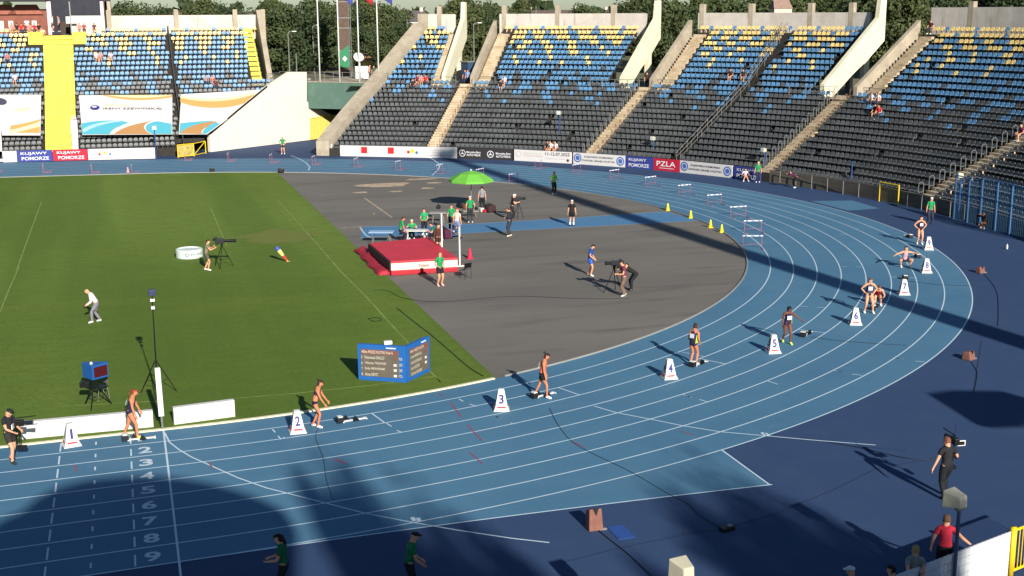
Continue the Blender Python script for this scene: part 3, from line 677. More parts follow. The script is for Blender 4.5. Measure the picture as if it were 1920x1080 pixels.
banner('banner at the left edge with a dark running figure and yellow wave',[(-60,254),(76,254),(77,178),(-60,178)],
 [([(18,249)]+bez([(20,236),(50,232),(75,224)])+bez([(75,232),(75,245)])+[(75,250)],1),([(18,252)]+bez([(20,244),(45,240),(75,228)])+[(75,238)],2),
  (bez([(-5,184),(12,184),(22,192),(10,202),(-5,196)]),6),(bez([(26,206),(38,204),(50,207),(58,200),(50,194),(52,192),(60,204),(66,210),(40,212),(26,209)]),2)])
def curvepts(p0,p1): return
def board(label,u0,u1,vb0,vb1,m,texts=(),marks=(),h=1.05,grp='advertising boards along the outer edge of the track',thick=.12):
    a=clampR(G(u0,vb0)); c=clampR(G(u1,vb1)); L=np.linalg.norm(c-a); r=(c-a)/L; nrm=np.array([r[1],-r[0],0])
    t=thing('advertising_board',label,'advertising board',tuple((a+c)/2),0,grp)
    mb=MB(); mb.prism([tuple(a),tuple(c),tuple(c+[0,0,h]),tuple(a+[0,0,h])],tuple(-nrm*thick)); mb.build('panel',m,t,world=True)
    for s_,x0,x1,y0,y1,mi in texts: mb=MB(); text(mb,s_,a+r*L*x0+nrm*.02+[0,0,h*y0],r,(0,0,1),L*(x1-x0),h*(y1-y0)); mb.build('lettering',BM[mi],t,world=True)
    for kind,x,y,s_,mi in marks:
        mb=MB(); mb.mi=mi; off_=.02 if kind!='ring' else .03; o=a+r*L*x+nrm*off_+[0,0,h*y]; n=18
        ring=lambda rad,off:[tuple(o+nrm*off+r*rad*math.cos(q)+np.array([0,0,1])*rad*math.sin(q)) for q in np.linspace(0,2*math.pi,n,endpoint=False)]
        if kind=='dot': mb.add(ring(s_,0),[tuple(range(n))],mi)
        if kind=='ring': A=ring(s_,0);B2=ring(s_*.82,0); mb.add(A+B2,[(i,(i+1)%n,n+(i+1)%n,n+i) for i in range(n)],mi)
        if kind=='star':
            A=ring(s_,0);B2=ring(s_*.84,0); mb.add(A+B2,[(i,(i+1)%n,n+(i+1)%n,n+i) for i in range(n)],mi)
            for q in (90,210,330):
                q=math.radians(q); e=o+r*s_*.86*math.cos(q)+np.array([0,0,1])*s_*.86*math.sin(q); pp=r*math.cos(q+math.pi/2)+np.array([0,0,1])*math.sin(q+math.pi/2)
                mb.add([tuple(e),tuple(o+pp*s_*.16),tuple(o-pp*s_*.16)],[(0,1,2)],mi)
        if kind=='flower':
            for q in (45,135,225,315):
                q=math.radians(q); oo=o+(r*math.cos(q)+np.array([0,0,1])*math.sin(q))*s_*.5; mb.add([tuple(oo+r*dx*s_*.38+np.array([0,0,1])*dz*s_*.38) for dx,dz in ((-1,-1),(1,-1),(1,1),(-1,1))],[(0,1,2,3)],mi)
        if kind=='bar': mb.add([tuple(o+r*dx*s_/2+np.array([0,0,1])*dz*.02) for dx,dz in ((-1,-1),(1,-1),(1,1),(-1,1))],[(0,1,2,3)],mi)
        mb.m=[0]*len(mb.m); mb.build('emblem',BM[mi],t,world=True)
    return t
BM=[mat('print white',(226,226,226),.6),mat('print grey',(120,120,128),.6),mat('print red',(200,40,44),.6),mat('print blue',(66,100,164),.6),mat('print yellow',(220,196,50),.6),mat('print dark',(50,46,52),.6),mat('print pale',(196,178,176),.6),mat('print navy',(60,60,120),.6)]
bWh=mat('board white',(204,200,196),.6,.03,2); bBl=mat('board blue',(52,62,132),.6,.05,2); bRd=mat('board red',(180,32,56),.6,.05,2); bBk=mat('board black',(46,44,46),.6,.08,2); bCr=mat('board cream',(206,200,178),.6,.03,2)
board('plain white board at the far left edge beside the blue one',-30,33,304,302.5,bWh,[('IM. IRENY',.55,.8,.5,.62,1),('SZEWIŃSKIEJ',.5,.9,.3,.42,1)])
board('blue board reading KUJAWY POMORZE left of the red one',34,99,302.5,301.5,bBl,[('KUJAWY',.1,.85,.55,.85,0),('POMORZE',.12,.9,.12,.42,0)])
board('red board reading KUJAWY POMORZE',100,165,301.5,300,bRd,[('KUJAWY',.12,.8,.55,.85,0),('POMORZE',.15,.9,.12,.42,0)])
board('long white board with three coloured dots, left of the yellow railing',166,291,300,297,bWh,[('WOJEWÓDZTWO',.48,.8,.62,.7,6),('KUJAWSKO POMORSKIE',.48,.85,.45,.53,6)],[('dot',.17,.5,.12,2),('dot',.25,.62,.15,4),('dot',.33,.5,.11,3)])
board('small white end board behind the green official',611,623,290.5,291,bWh,h=1.1)
board('grey short board next to the small white one',624,637,291,292,mat('board grey',(96,94,90),.7,.1,2),h=.9)
board('long white board with two red emblems and three coloured dots',638,857,292.5,297,bWh,[('Ameria Młyn',.05,.18,.5,.66,6),('Ameria Młyn',.28,.41,.5,.66,6),('Miasto Bydgoszcz',.75,.9,.66,.76,6),('Sponsorzy',.75,.86,.42,.52,6),('Kujawsko-Pomorskie',.75,.94,.18,.28,1)],[('flower',.21,.6,.42,2),('flower',.44,.6,.42,2),('dot',.59,.5,.15,2),('dot',.625,.58,.2,4),('dot',.66,.46,.14,3)])
board('black board with two round star emblems and white lettering',859,964,297.5,300,bBk,[('Mercedes-Benz',.16,.42,.55,.72,0),('AUTO FRELIK',.16,.42,.28,.48,0),('Mercedes-Benz',.7,.97,.5,.68,0),('AUTO FRELIK',.7,.97,.22,.42,0)],[('star',.08,.52,.33,0),('star',.6,.5,.33,0)])
board('white board showing the dates 11-12.07.2025',966,1073,300.5,306.5,bWh,[('11-12.07.2025',.55,.97,.62,.9,5),('Memoriał im. E.',.18,.48,.68,.8,6),('Cieplewskiego',.16,.52,.42,.6,6),('Bydgoszcz stadion',.56,.9,.3,.42,6)],[('ring',.08,.65,.28,6),('dot',.94,.26,.13,5)])
zw=[('KUJAWSKO-POMORSKI',.22,.77,.58,.78,5),('ZWIĄZEK LEKKIEJ ATLETYKI',.17,.8,.26,.46,5)]; zm=[('dot',.09,.55,.4,3),('ring',.09,.55,.28,0),('dot',.91,.5,.4,3),('ring',.91,.5,.28,0)]
board('white board with two round blue emblems, left of the blue board',1075,1180,307,312.5,bWh,zw,zm)
board('blue board reading KUJAWY POMORZE between the emblem board and the red one',1181,1233,312.5,317,bBl,[('KUJAWY',.12,.75,.55,.85,0),('POMORZE',.12,.85,.12,.42,0)])
board('red board reading PZLA',1234,1287,317,321,bRd,[('PZLA',.12,.84,.38,.8,0)],[('bar',.5,.22,1.6,0)])
board('white board with two round blue emblems, right of the red board',1288,1393,321,331,bWh,zw,zm)
board('blue board at the end of the row, half hidden by a seated person',1395,1444,331.5,338,bBl,[('KUJAWY',.12,.85,.55,.85,0),('POMORZE',.12,.9,.1,.42,0)])
def railboard(label,u0,u1,vb0,vb1,h,texts):
    t=board(label,u0,u1,vb0,vb1,bWh,texts,h=h,grp='white boards on the grass beside the finish',thick=.2); return t
t1=railboard('long low white board on the grass left of the finish post',40,288,824,800.5,.58,[('IM. IRENY SZEWIŃSKIEJ',.16,.62,.38,.58,6),('MEMORIAŁ BYDGOSZCZ',.3,.6,.68,.8,6)])
t2=railboard('short low white board on the grass right of the finish post',327,441,796.5,781,.60,[('POMORZE',.1,.22,.4,.55,6)])
# ================================================================ vegetation
LEAF=[layered('leaf green %d'%i,tuple(int(x*.86) for x in c),[(c2,.9,.4,.65,.8,None),(c3,3.5,.5,.7,.6,None)],rough=.8,spec=.15) for i,(c,c2,c3) in enumerate((((78,90,56),(60,72,42),(98,106,68)),((86,94,58),(66,76,46),(108,112,72)),((66,80,52),(52,64,42),(82,94,60))))]
BARK=mat('bark',(84,66,50),.95,.2,4,.3)
def tree_meshes(seed,H,Wd,nleaf=10500,ls=.21):
    rg=np.random.RandomState(seed); mb=MB(); mb.tube((0,0,0),(.1,0,H*.35),H*.028,H*.02,n=8); mb.tube((.1,0,H*.35),(0,.1,H*.75),H*.02,H*.008,n=7)
    cl=[]
    for i in range(34):
        a=rg.uniform(0,6.28); z=rg.uniform(.2,.93)*H; e=math.sqrt(max(.05,1-((z/H-.55)/.5)**2)); r=Wd*.5*e*rg.uniform(.25,.95); c=np.array([r*math.cos(a),r*math.sin(a),z]); cl.append((c,rg.uniform(.11,.27)*Wd))
        if i%2==0: mb.tube((.05,.05,max(H*.2,z-H*.2)),tuple(c),H*.009,H*.003,n=5)
    V=[];F=[]; per=nleaf//len(cl)
    for c,r in cl:
        d=rg.normal(size=(per,3)); d/=np.linalg.norm(d,axis=1)[:,None]; rad=r*(rg.uniform(.35,1.28,per)**.75); P=c+d*rad[:,None]*[1,1,.75]
        P[:,2]=np.maximum(P[:,2],H*.07)
        for p,nrm in zip(P,d):
            t=rg.normal(size=3); nv=nrm+rg.normal(size=3)*.7; t-=nv*(t@nv)/(nv@nv); t/=np.linalg.norm(t); s_=np.cross(nv,t); s_/=np.linalg.norm(s_); q=ls*rg.uniform(.6,1.4); o=len(V)
            V+=[tuple(p-t*q),tuple(p+s_*q*.6),tuple(p+t*q),tuple(p-s_*q*.6)]; F.append((o,o+1,o+2,o+3))
    return mb,V,F
TV=[]
for i,(H,Wd) in enumerate(((9.6,7.5),(10.6,7.0),(9.0,8.5),(10,6))):
    mb,V,F=tree_meshes(20+i,H,Wd); t=thing('tree','','tree'); mb.build('trunk',BARK,t); cm=MB(); cm.add(V,F); cm.build('crown',LEAF[i%3],t); TV.append([t,False,H])
tree_n=0
def tree(x,y,z,i,label,sc=1.,grp='trees beyond the stadium bowl'):
    rz=random.uniform(0,6.28); T_=TV[i]
    if not T_[1]: T_[1]=True; o=T_[0]; o.location=(x,y,z); o.rotation_euler=(0,0,rz); o.scale=(sc,)*3; tag(o,label,'tree',grp); return o
    o=dup(T_[0],(x,y,z),rz,label,grp,sc); return o
def at(u,y,z=6.0): x=planeY(u,y,z); return x,y
ORD=['first','second','third','fourth','fifth','sixth','seventh','eighth','ninth','tenth','eleventh','twelfth','thirteenth','fourteenth','fifteenth','sixteenth','seventeenth','eighteenth','nineteenth','twentieth']
def trees(lst,lab,grp):
    us=sorted(a[0] for a in lst)
    for u,dist,i,sc in lst: tu(u,dist,i,sc,lab%ORD[us.index(u)]).__setitem__('group',grp)
TL=[]
def tu(u,dist,i,sc,label):      # image column, distance along the view
    d=ray(u,100.); d=d[:2]/np.linalg.norm(d[:2])*dist; TL.append(1); p=CC[:2]+d; return tree(p[0],p[1],5.3,i,label,sc)
G1='dense green trees behind the footbridge'
trees(((505,168,0,1.0),(535,182,1,1.0),(565,170,2,.95),(612,176,0,1.0),(590,195,3,1.05),(650,190,2,1.0),(692,200,1,1.0),(720,178,3,.62),(745,205,0,1.0),(768,184,2,.72)),'%s from the left of the dense trees behind the footbridge',G1)
G2='trees seen through the gap beside the narrow grandstand'
trees(((872,172,1,1.0),(898,186,0,1.05),(925,180,2,.9),(848,195,3,1)),'%s from the left of the trees between narrow grandstand and second section',G2)
G3='trees seen through the gap right of the second section'
trees(((1250,162,0,1.0),(1282,176,1,1.0),(1305,168,2,.95),(1225,190,3,1.05),(1345,190,3,1.1)),'%s from the left of the trees before the section with long handrail',G3)
G4='trees seen through the right hand gap'
trees(((1672,150,1,1.05),(1702,158,0,1.1),(1735,165,2,1.15),(1650,172,3,1.1)),'%s from the left of the trees before the last upper section',G4)
G5='tree tops showing over the concrete back walls'
trees(((240,205,0,1.05),(285,215,2,1.0),(370,210,1,1.02),(400,225,0,1.1),(425,215,2,1.05),(960,215,1,.98),(1110,240,0,1.0),(1180,235,2,1.05),(1205,225,1,1.0),(1400,205,0,1.12),(1440,215,2,1.12),(1480,200,1,1.1),(1530,205,3,1.15),(1575,200,0,1.15),(1620,190,2,1.12),(1790,170,1,1.2),(1860,175,0,1.25),(1910,170,2,1.25)),'%s from the left of the tree tops above the concrete back walls',G5)
# far wood on the horizon
mb=MB(); rg=np.random.RandomState(5); V=[];F=[]
for j in range(15000):
    u=rg.uniform(-150,2080); dist=rg.uniform(330,430); d=ray(u,50.); d=d[:2]/np.linalg.norm(d[:2])*dist; hz=14.2+1.9*math.sin(u*.021)+1.4*math.sin(u*.057+1)+1.0*math.sin(u*.13); z=rg.uniform(3,hz+(u-960)/960*.6)
    p=np.array([CX+d[0],CY+d[1],z]); q=1.25*rg.uniform(.5,1.3); t=rg.normal(size=3); t/=np.linalg.norm(t); s_=np.cross(t,rg.normal(size=3)); s_/=np.linalg.norm(s_); o=len(V)
    V+=[tuple(p-t*q),tuple(p+s_*q),tuple(p+t*q),tuple(p-s_*q)]; F.append((o,o+1,o+2,o+3))
mb.add(V,F); tag(mb.build('woodland',LEAF[2]),'distant line of woodland along the horizon behind the stadium','woodland',kind='stuff')
# houses beyond
def house(u,dist,wd,ht,roofc,wallc,label,rt=2.2,rz=.2,z=5.5,chim=True):
    d=ray(u,60.); d=d[:2]/np.linalg.norm(d[:2])*dist; t=thing('house',label,'house',(CX+d[0],CY+d[1],z),rz-.3,'houses beyond the trees')
    mb=MB(); mb.box((0,0,ht/2),(wd,wd*.7,ht)); mb.build('wall',mat('house wall %d'%wallc[0],wallc,.9,.05,1),t)
    mb=MB(); a,c=wd*.54,wd*.39; mb.add([(-a,-c,ht+.01),(a,-c,ht+.01),(a,c,ht+.01),(-a,c,ht+.01),(-a*.8,0,ht+rt),(a*.8,0,ht+rt)],[(0,1,5,4),(2,3,4,5),(1,2,5),(3,0,4),(3,2,1,0)]); r=mb.build('roof',mat('house roof %d'%roofc[0],roofc,.85,.12,3),t)
    if chim:
        for sx in (-.4,.35): mb=MB(); mb.box((wd*sx,0,ht+rt*.8),(.6,.6,1.8)); mb.build('chimney',mat('chimney',(196,180,168),.9),r)
    for sx in (-.3,0,.3): mb=MB(); mb.box((wd*sx,-wd*.35-.02,ht*.55),(wd*.1,.06,ht*.25)); mb.build('window',mat('house glass',(60,70,84),.2),t)
    return t
house(765,232,7,6.6,(92,84,84),(206,206,206),'white house with grey roof and chimneys behind the trees',1.9)
house(740,205,7,3.2,(150,80,66),(206,196,150),'low house with red roof among the trees',1.6)
house(728,186,8,1.6,(176,132,96),(220,196,130),'small yellow walled house low down among the trees',.9,chim=False)
for u in (262,345,470): house(u,290,22,7.2,(126,112,100),(196,172,150),'long pale house over the left back wall, %s of three'%{262:'leftmost',345:'middle',470:'rightmost'}[u],1.2,chim=True)
for u,w_ in ((985,22),(1070,24),(1160,26)): house(u,300,w_,7.2,(112,96,84),(200,184,160),'low house with brown roof over the second back wall, %s of three'%{985:'leftmost',1070:'middle',1160:'rightmost'}[u],1.3)
house(1462,170,2.4,8.4,(140,116,104),(214,190,170),'narrow pale house gable above the third back wall',1.2,chim=False)
# brown tower with the green sign
d=ray(648,60.); d=d[:2]/np.linalg.norm(d[:2])*158
TW=thing('tower','tall brown clad tower with a green sign behind the flagpoles','tower',(CX+d[0],CY+d[1],6)); ry=math.atan2(d[1],d[0])-math.pi/2; TW.rotation_euler=(0,0,ry)
mb=MB(); mb.box((-.2,0,6),(1.15,1.2,12)); mb.build('shaft',mat('brown cladding',(92,74,62),.8,.12,2),TW)
mb=MB()
for sx in (-.82,.42,.62): mb.tube((sx,-.62,0),(sx,-.62,12),.05,n=6)
for z in (3.2,5.9,7.1,9,11): mb.box((-.1,-.63,z),(1.5,.06,.09))
mb.build('frame',STEEL,TW)
mb=MB(); mb.prism([(-.75,-.7,1.2),(.35,-.7,1.2),(.35,-.7,3.9),(-.75,-.7,3.1)],(0,.08,0)); s_=mb.build('sign',mat('sign green',(40,120,80),.6),TW)
mb=MB(); mb.prism([(-.2,-.74,1.9),(.1,-.74,2.25),(-.2,-.74,2.6),(-.5,-.74,2.25)],(0,.03,0)); mb.build('emblem',WHITEP,s_)
# street lamps beyond the bowl
def slamp(u,vt,dist,label,arm=True):
    d=ray(u,vt); k=dist/np.linalg.norm(d[:2]); p=CC+d*k; t=thing('street_lamp',label,'street lamp',(p[0],p[1],6.0),0,'street lamps beyond the bowl'); h=p[2]-6
    mb=MB(); mb.tube((0,0,0),(0,0,h),.09,.06,n=8); mb.build('pole',STEEL,t)
    if arm:
        mb=MB(); mb.path([(0,0,h-.05),(.15,0,h+.15),(.5,0,h+.2)],.05); mb.build('arm',STEEL,t); mb=MB(); mb.box((.75,0,h+.2),(.5,.22,.1)); mb.build('lamp_head',WHITEP,t)
for a in ((540,62,160,'arched street lamp nearest the left grandstand',1),(586,50,168,'tall arched street lamp left of the first flagpole',1),(597,60,172,'street lamp half hidden by the first flagpole',1),(888,46,158,'street lamp in front of trees left of the second section',1),(763,36,190,'thin lamp post below the white house',0),(555,100,165,'short thin post in front of the trees',0),(1253,56,160,'street lamp in the gap right of the second section',0),(1277,44,170,'thin street lamp left of the third section',0),(1660,18,150,'street lamp beside the tall end frame',1),(1005,12,200,'thin mast over the second back wall',0)): slamp(*a[:4],arm=bool(a[4]))
# satellite dish on the walkway
p=onplane(676,140,(*(e0+nn*7),0),(*nn,0)); t=thing('satellite_dish','white satellite dish on a white cabinet on the footbridge','satellite dish',(p[0],p[1],6.4))
mb=MB(); mb.box((.1,0,.7),(1.5,.8,1.4)); mb.build('cabinet',WHITEP,t,bevel=.05); mb=MB(); mb.tube((-.1,0,1.4),(-.1,0,2.2),.12); mb.build('mast',WHITEP,t)
mb=MB(); mb.xf=Matrix.Translation((-.2,-.1,2.35))@Matrix.Rotation(1.0,4,'X'); mb.lathe((0,0,0),[(.04,-.09),(.34,0),(.58,.15),(.565,.165),(.33,.03),(.02,-.05)],n=20); mb.xf=None; mb.build('dish',WHITEP,t,smooth=True)
#PART2
# ================================================================ PEOPLE
PEOPLE=[]
def ik(a,b,l1,l2,pole):
    a,b=np.array(a,float),np.array(b,float); d=b-a; L=np.linalg.norm(d); L2=min(L,(l1+l2)*.995)
    if L>L2: b=a+d/L*L2; L=L2
    d=(b-a)/L; x=(l1*l1-l2*l2+L*L)/(2*L); h=math.sqrt(max(0,l1*l1-x*x)); p=np.array(pole,float); p-=d*(p@d); p/=np.linalg.norm(p)+1e-9
    return a+d*x+p*h,b
def person(label,pos,face,H=1.75,hz=None,lean=4,side=0,headp=8,headyaw=0,feet=((-.12,0,0),(.12,0,0)),hands=None,elb=None,knee=(0,1,.1),
           top=((40,120,70),'tee'),bottom=((30,30,36),'trousers'),shoes=(220,220,220),hair=((50,36,28),'short'),skin='a',fing=True,hipy=0.,group=None,cat='person',bib=None,stripe=None,socks=None,slim=1.):
    """face: world heading in degrees; hands/feet in the person's own frame (x right, y forward)"""
    s=H/1.75; hz=.93 if hz is None else hz; r=slim
    pel=np.array([0,hipy,hz]); la=math.radians(lean); sa=math.radians(side)
    def U(x,y,z):   # upper body point (rest coords relative to the pelvis)
        v=np.array([x,y,z],float); c,s2=math.cos(la),math.sin(la); v=np.array([v[0],v[1]*c+v[2]*s2,-v[1]*s2+v[2]*c]); c,s2=math.cos(sa),math.sin(sa)
        v=np.array([v[0]*c+v[2]*s2,v[1],-v[0]*s2+v[2]*c]); return pel+v
    hp=math.radians(headp); hy=math.radians(headyaw)
    nk=U(0,.01,.57)
    def Hd(x,y,z):  # head points about the neck top
        c,s2=math.cos(hp),math.sin(hp); v=np.array([x,y*c+z*s2,-y*s2+z*c]); c,s2=math.cos(hy),math.sin(hy); v=np.array([v[0]*c+v[1]*s2,-v[0]*s2+v[1]*c,v[2]]); return nk+v
    J=[];E=[];Rr=[];B=[]
    def add(p,rad,par=None,bone=None):
        J.append(np.array(p,float)*s); Rr.append((rad[0]*s*r if bone not in('head',) else rad[0]*s,rad[1]*s)); i=len(J)-1
        if par is not None: E.append((par,i)); 
        if par is not None and bone: B.append((bone,par,i))
        return i
    p=add(pel,(.150,.112)); sp=add(U(0,0,.17),(.125,.098),p,'torso'); ch=add(U(0,.01,.36),(.155,.115),sp,'torso'); nb=add(U(0,0,.50),(.085,.07),ch,'torso')
    n1=add(nk,(.052,.055),nb,'neck'); h1=add(Hd(0,.03,.075),(.068,.078),n1,'head'); h2=add(Hd(0,.012,.16),(.084,.104),h1,'head'); h3=add(Hd(0,-.005,.225),(.066,.08),h2,'head')
    add(Hd(0,.125,.105),(.013,.016),h1,'head')
    for sx in (-1,1): add(Hd(sx*.088,-.005,.11),(.012,.022),h1,'head')
    hands=hands or ((-.27,.05,.80),(.27,.05,.80))
    for i,sx in ((0,-1),(1,1)):
        sh=U(sx*.175,0,.455); hd=hands[i]; ed=(elb[i] if elb else (sx*.5,-1,-.2)); e,hnd=ik(sh,hd,.29,.25,ed)
        a=add(sh,(.062,.062),nb,'shoulder'); m1=add(sh*.5+e*.5,(.047,.047),a,'uparm%d'%i); b_=add(e,(.037,.037),m1,'uparm%d'%i); m2=add(e*.6+hnd*.4,(.035,.035),b_,'forearm'); w=add(hnd,(.024,.026),m2,'forearm')
        d=(hnd-e)/(np.linalg.norm(hnd-e)+1e-9); up=np.array([0,1,0])-d*d[1]
        if np.linalg.norm(up)<.2: up=np.array([1.,0,0])-d*d[0]
        up/=np.linalg.norm(up); sd_=np.cross(d,up); pm=add(hnd+d*.05,(.034,.022),w,'hand')
        if fing:
            for j,(o,l) in enumerate(((-.028,.062),(-.009,.072),(.010,.068),(.027,.054))):
                q=hnd+d*.085+up*o; a1=add(q,(.0105,.0105),pm,'hand'); a2=add(q+d*l*.55-sd_*sx*.012,(.009,.009),a1,'hand'); add(q+d*l*.85-sd_*sx*.032,(.008,.008),a2,'hand')
            q=hnd+d*.035+up*.034; a1=add(q,(.0115,.0115),pm,'hand'); add(q+d*.035+up*.022-sd_*sx*.012,(.0095,.0095),a1,'hand')
        else: add(hnd+d*.12,(.024,.014),pm,'hand')
    for i,sx in ((0,-1),(1,1)):
        hp_=pel+np.array([sx*.095,0,-.04]); f=feet[i]; yaw=math.radians(f[3] if len(f)>3 else sx*8); fz=f[2]; an=np.array([f[0],f[1]-.03,.085+fz]); k,an=ik(hp_,an,.425,.43,knee[i] if isinstance(knee[0],(tuple,list)) else knee)
        a=add(hp_,(.095,.1),p,'hip'); m1=add(hp_*.55+k*.45,(.078,.084),a,'thigh'); b_=add(k,(.054,.056),m1,'thigh'); m2=add(k*.68+an*.32,(.052,.056),b_,'shin'); w=add(an,(.034,.038),m2,'shin')
        dr=np.array([math.sin(yaw),math.cos(yaw),0]); tip=-.04 if fz<=.02 else -.06
        fb='foot%d'%i; hl=add(an-dr*.045+[0,0,-.045],(.034,.034),w,fb); 
        f1=add(an+dr*.09+[0,0,-.047],(.04,.03),w,fb); add(an+dr*.165+[0,0,-.057],(.032,.022),f1,fb)
    PEOPLE.append(dict(label=label,pos=pos,face=face,J=J,E=E,R=Rr,B=B,top=top,bottom=bottom,shoes=shoes,hair=hair,skin=skin,fing=fing,group=group,head=(Hd,s,hy),bib=bib,stripe=stripe,socks=socks,cat=cat,U=U))
def build_people():
    tmp=[]
    for P in PEOPLE:
        me=bpy.data.meshes.new('body'); me.from_pydata([tuple(j) for j in P['J']],P['E'],[]); o=bpy.data.objects.new('body_skel',me); COL.objects.link(o)
        md=o.modifiers.new('skin','SKIN'); md.use_smooth_shade=True; md.branch_smoothing=.3
        for v,r in zip(me.skin_vertices[0].data,P['R']): v.radius=(r[0]*1.12,r[1]*1.12)
        me.skin_vertices[0].data[0].use_root=True
        sb=o.modifiers.new('sub','SUBSURF'); sb.levels=2 if P['fing'] else 1; sb.render_levels=sb.levels; tmp.append(o)
    dg=bpy.context.evaluated_depsgraph_get(); dg.update()
    for P,o in zip(PEOPLE,tmp):
        me=bpy.data.meshes.new_from_object(o.evaluated_get(dg)); nV=len(me.vertices)
        V=np.empty(nV*3); me.vertices.foreach_get('co',V); V=V.reshape(-1,3); Nn=np.empty(nV*3); me.vertices.foreach_get('normal',Nn); Nn=Nn.reshape(-1,3)
        F=[tuple(p.vertices) for p in me.polygons]
        J=np.array(P['J']); best=np.full(nV,1e9); who=np.zeros(nV,int); tt=np.zeros(nV)
        for bi,(nm,a,b_) in enumerate(P['B']):
            A=J[a];D=J[b_]-A; L=D@D+1e-9; t=np.clip(((V-A)@D)/L,0,1); dist=np.linalg.norm(V-A-t[:,None]*D,axis=1)-.6*(P['R'][a][0]*(1-t)+P['R'][b_][0]*t)
            m=dist<best; best[m]=dist[m]; who[m]=bi; tt[m]=t[m]
        names=[b[0] for b in P['B']]; vn=[names[w_] for w_ in who]; inv=P['head']
        Hd,s,hy=inv; hc=Hd(0,0,.13)*s
        hu=(Hd(0,0,1)-Hd(0,0,0)); hf=(Hd(0,1,0)-Hd(0,0,0))
        hloc=np.c_[(V-hc)@hf,(V-hc)@hu]
        me.polygons.foreach_set('use_smooth',[True]*len(F))
        lab=P['label']; t=thing('person',lab,P['cat'],P['pos'],math.radians(P['face']-90),P['group'])
        me.name='body'; skin=SKIN2 if P['skin']=='d' else (SKINT if P['skin']=='t' else SKIN); me.materials.clear(); me.materials.append(skin)
        link('body',me,t); bpy.data.objects.remove(o)
        def garment(name,sel,col,off,extra=None):
            keep=[f for f in F if sum(1 for i in f if sel[i])>=len(f)-1]
            mb=MB()
            if keep:
                ids=sorted({i for f in keep for i in f}); mp={i:k for k,i in enumerate(ids)}
                mb.add([tuple(V[i]+Nn[i]*off) for i in ids],[tuple(mp[i] for i in f) for f in keep])
            if extra: extra(mb)
            if mb.v: 
                m=mat('%s %d %d %d'%(('cloth',)+tuple(col)),col,.85,.22,9); return mb.build(name,m,t,smooth=True)
        vn=np.array(vn); tc,tk=P['top']; half=np.array([ (w_ in (0,)) for w_ in who])
        first=np.array([P['B'][w_][1] for w_ in who])
        torso=(vn=='torso')|(vn=='shoulder')
        pelz=P['J'][0]
        if tk=='tee': selt=torso|((np.char.startswith(vn,'uparm'))&(np.isin(who,[i for i,b in enumerate(P['B']) if b[0].startswith('uparm') and P['J'] and names[i-1]=='shoulder'])))
        elif tk=='long': selt=torso|np.char.startswith(vn,'uparm')|(vn=='forearm')
        elif tk=='crop': selt=(vn=='torso')&(((V-J[1])@((J[2]-J[0])/np.linalg.norm(J[2]-J[0])))>.08*s)
        else: selt=(vn=='torso')
        bc,bk=P['bottom']; low=(vn=='hip')|((vn=='torso')&(((V-J[0])@((J[2]-J[0])/np.linalg.norm(J[2]-J[0])))<.04*s))
        th=(vn=='thigh'); fst=np.zeros(nV,bool)
        for i,b in enumerate(P['B']):
            if b[0]=='thigh' and names[i-1]=='hip': fst|=(who==i)
        if bk=='trousers': selb=low|th|(vn=='shin')
        elif bk=='shorts': selb=low|th&(fst|(tt<.35))
        elif bk=='mid': selb=low|fst
        else: selb=low|(fst&(tt<.22))
        if tk!='crop' : selb=selb&~((vn=='torso')&(tt>.3)) 
        garment('shirt' if tk!='suit' else 'singlet',selt,tc,.014*s)
        garment({'trousers':'trousers','shorts':'shorts','mid':'shorts','brief':'briefs'}[bk],selb,bc,.020*s if bk in('shorts','trousers') else .010*s)
        for q_ in ('foot0','foot1'): garment('shoe',(vn==q_),P['shoes'],.012*s)
        if P['socks']: garment('socks',(vn=='shin')&(tt>.3)&~np.isin(who,[i for i,b in enumerate(P['B']) if b[0]=='shin' and names[i-1]=='thigh']),P['socks'],.008*s)
        hcx,hk=P['hair']; head=(vn=='head')
        if hk=='cap':
            def ex(mb):
                c=hc+hf*.115*s+hu*.055*s; x=np.cross(hf,hu); mb.prism([tuple(c+x*.065*s-hf*.02*s),tuple(c+x*.05*s+hf*.06*s),tuple(c-x*.05*s+hf*.06*s),tuple(c-x*.065*s-hf*.02*s)],tuple(hu*.008))
            garment('cap',head&(hloc[:,1]>.035*s),hcx,.016*s,ex)
        elif hk=='headset': 
            garment('hair',head&((hloc[:,1]>.05*s)|((hloc[:,0]<-.02*s)&(hloc[:,1]>-.05*s))),hcx,.012*s)
        elif hk!='bald':
            lim=.045 if hk!='long' else .05
            sel=head&((hloc[:,1]>lim*s)|((hloc[:,0]<.0)&(hloc[:,1]>(-.06 if hk=='short' else -.1)*s)))
            def ex(mb):
                b0=hc-hf*.095*s+hu*.03*s
                if hk=='ponytail': mb.tube(tuple(b0),tuple(b0-hf*.05*s-hu*.08*s),.026*s,.03*s,n=8); mb.tube(tuple(b0-hf*.05*s-hu*.08*s),tuple(b0-hf*.02*s-hu*.26*s),.03*s,.010*s,n=8)
                if hk=='bun': mb.lathe(tuple(b0+hu*.05*s-hf*.03*s),[(.01,-.04),(.035,-.02),(.042,0),(.035,.025),(.01,.042)],n=8)
                if hk=='long': mb.tube(tuple(b0+hf*.02*s),tuple(b0-hu*.24*s+hf*.02*s),.062*s,.045*s,n=8)
            garment('hair',sel,hcx,.014*s,ex if hk in('ponytail','bun','long') else None)
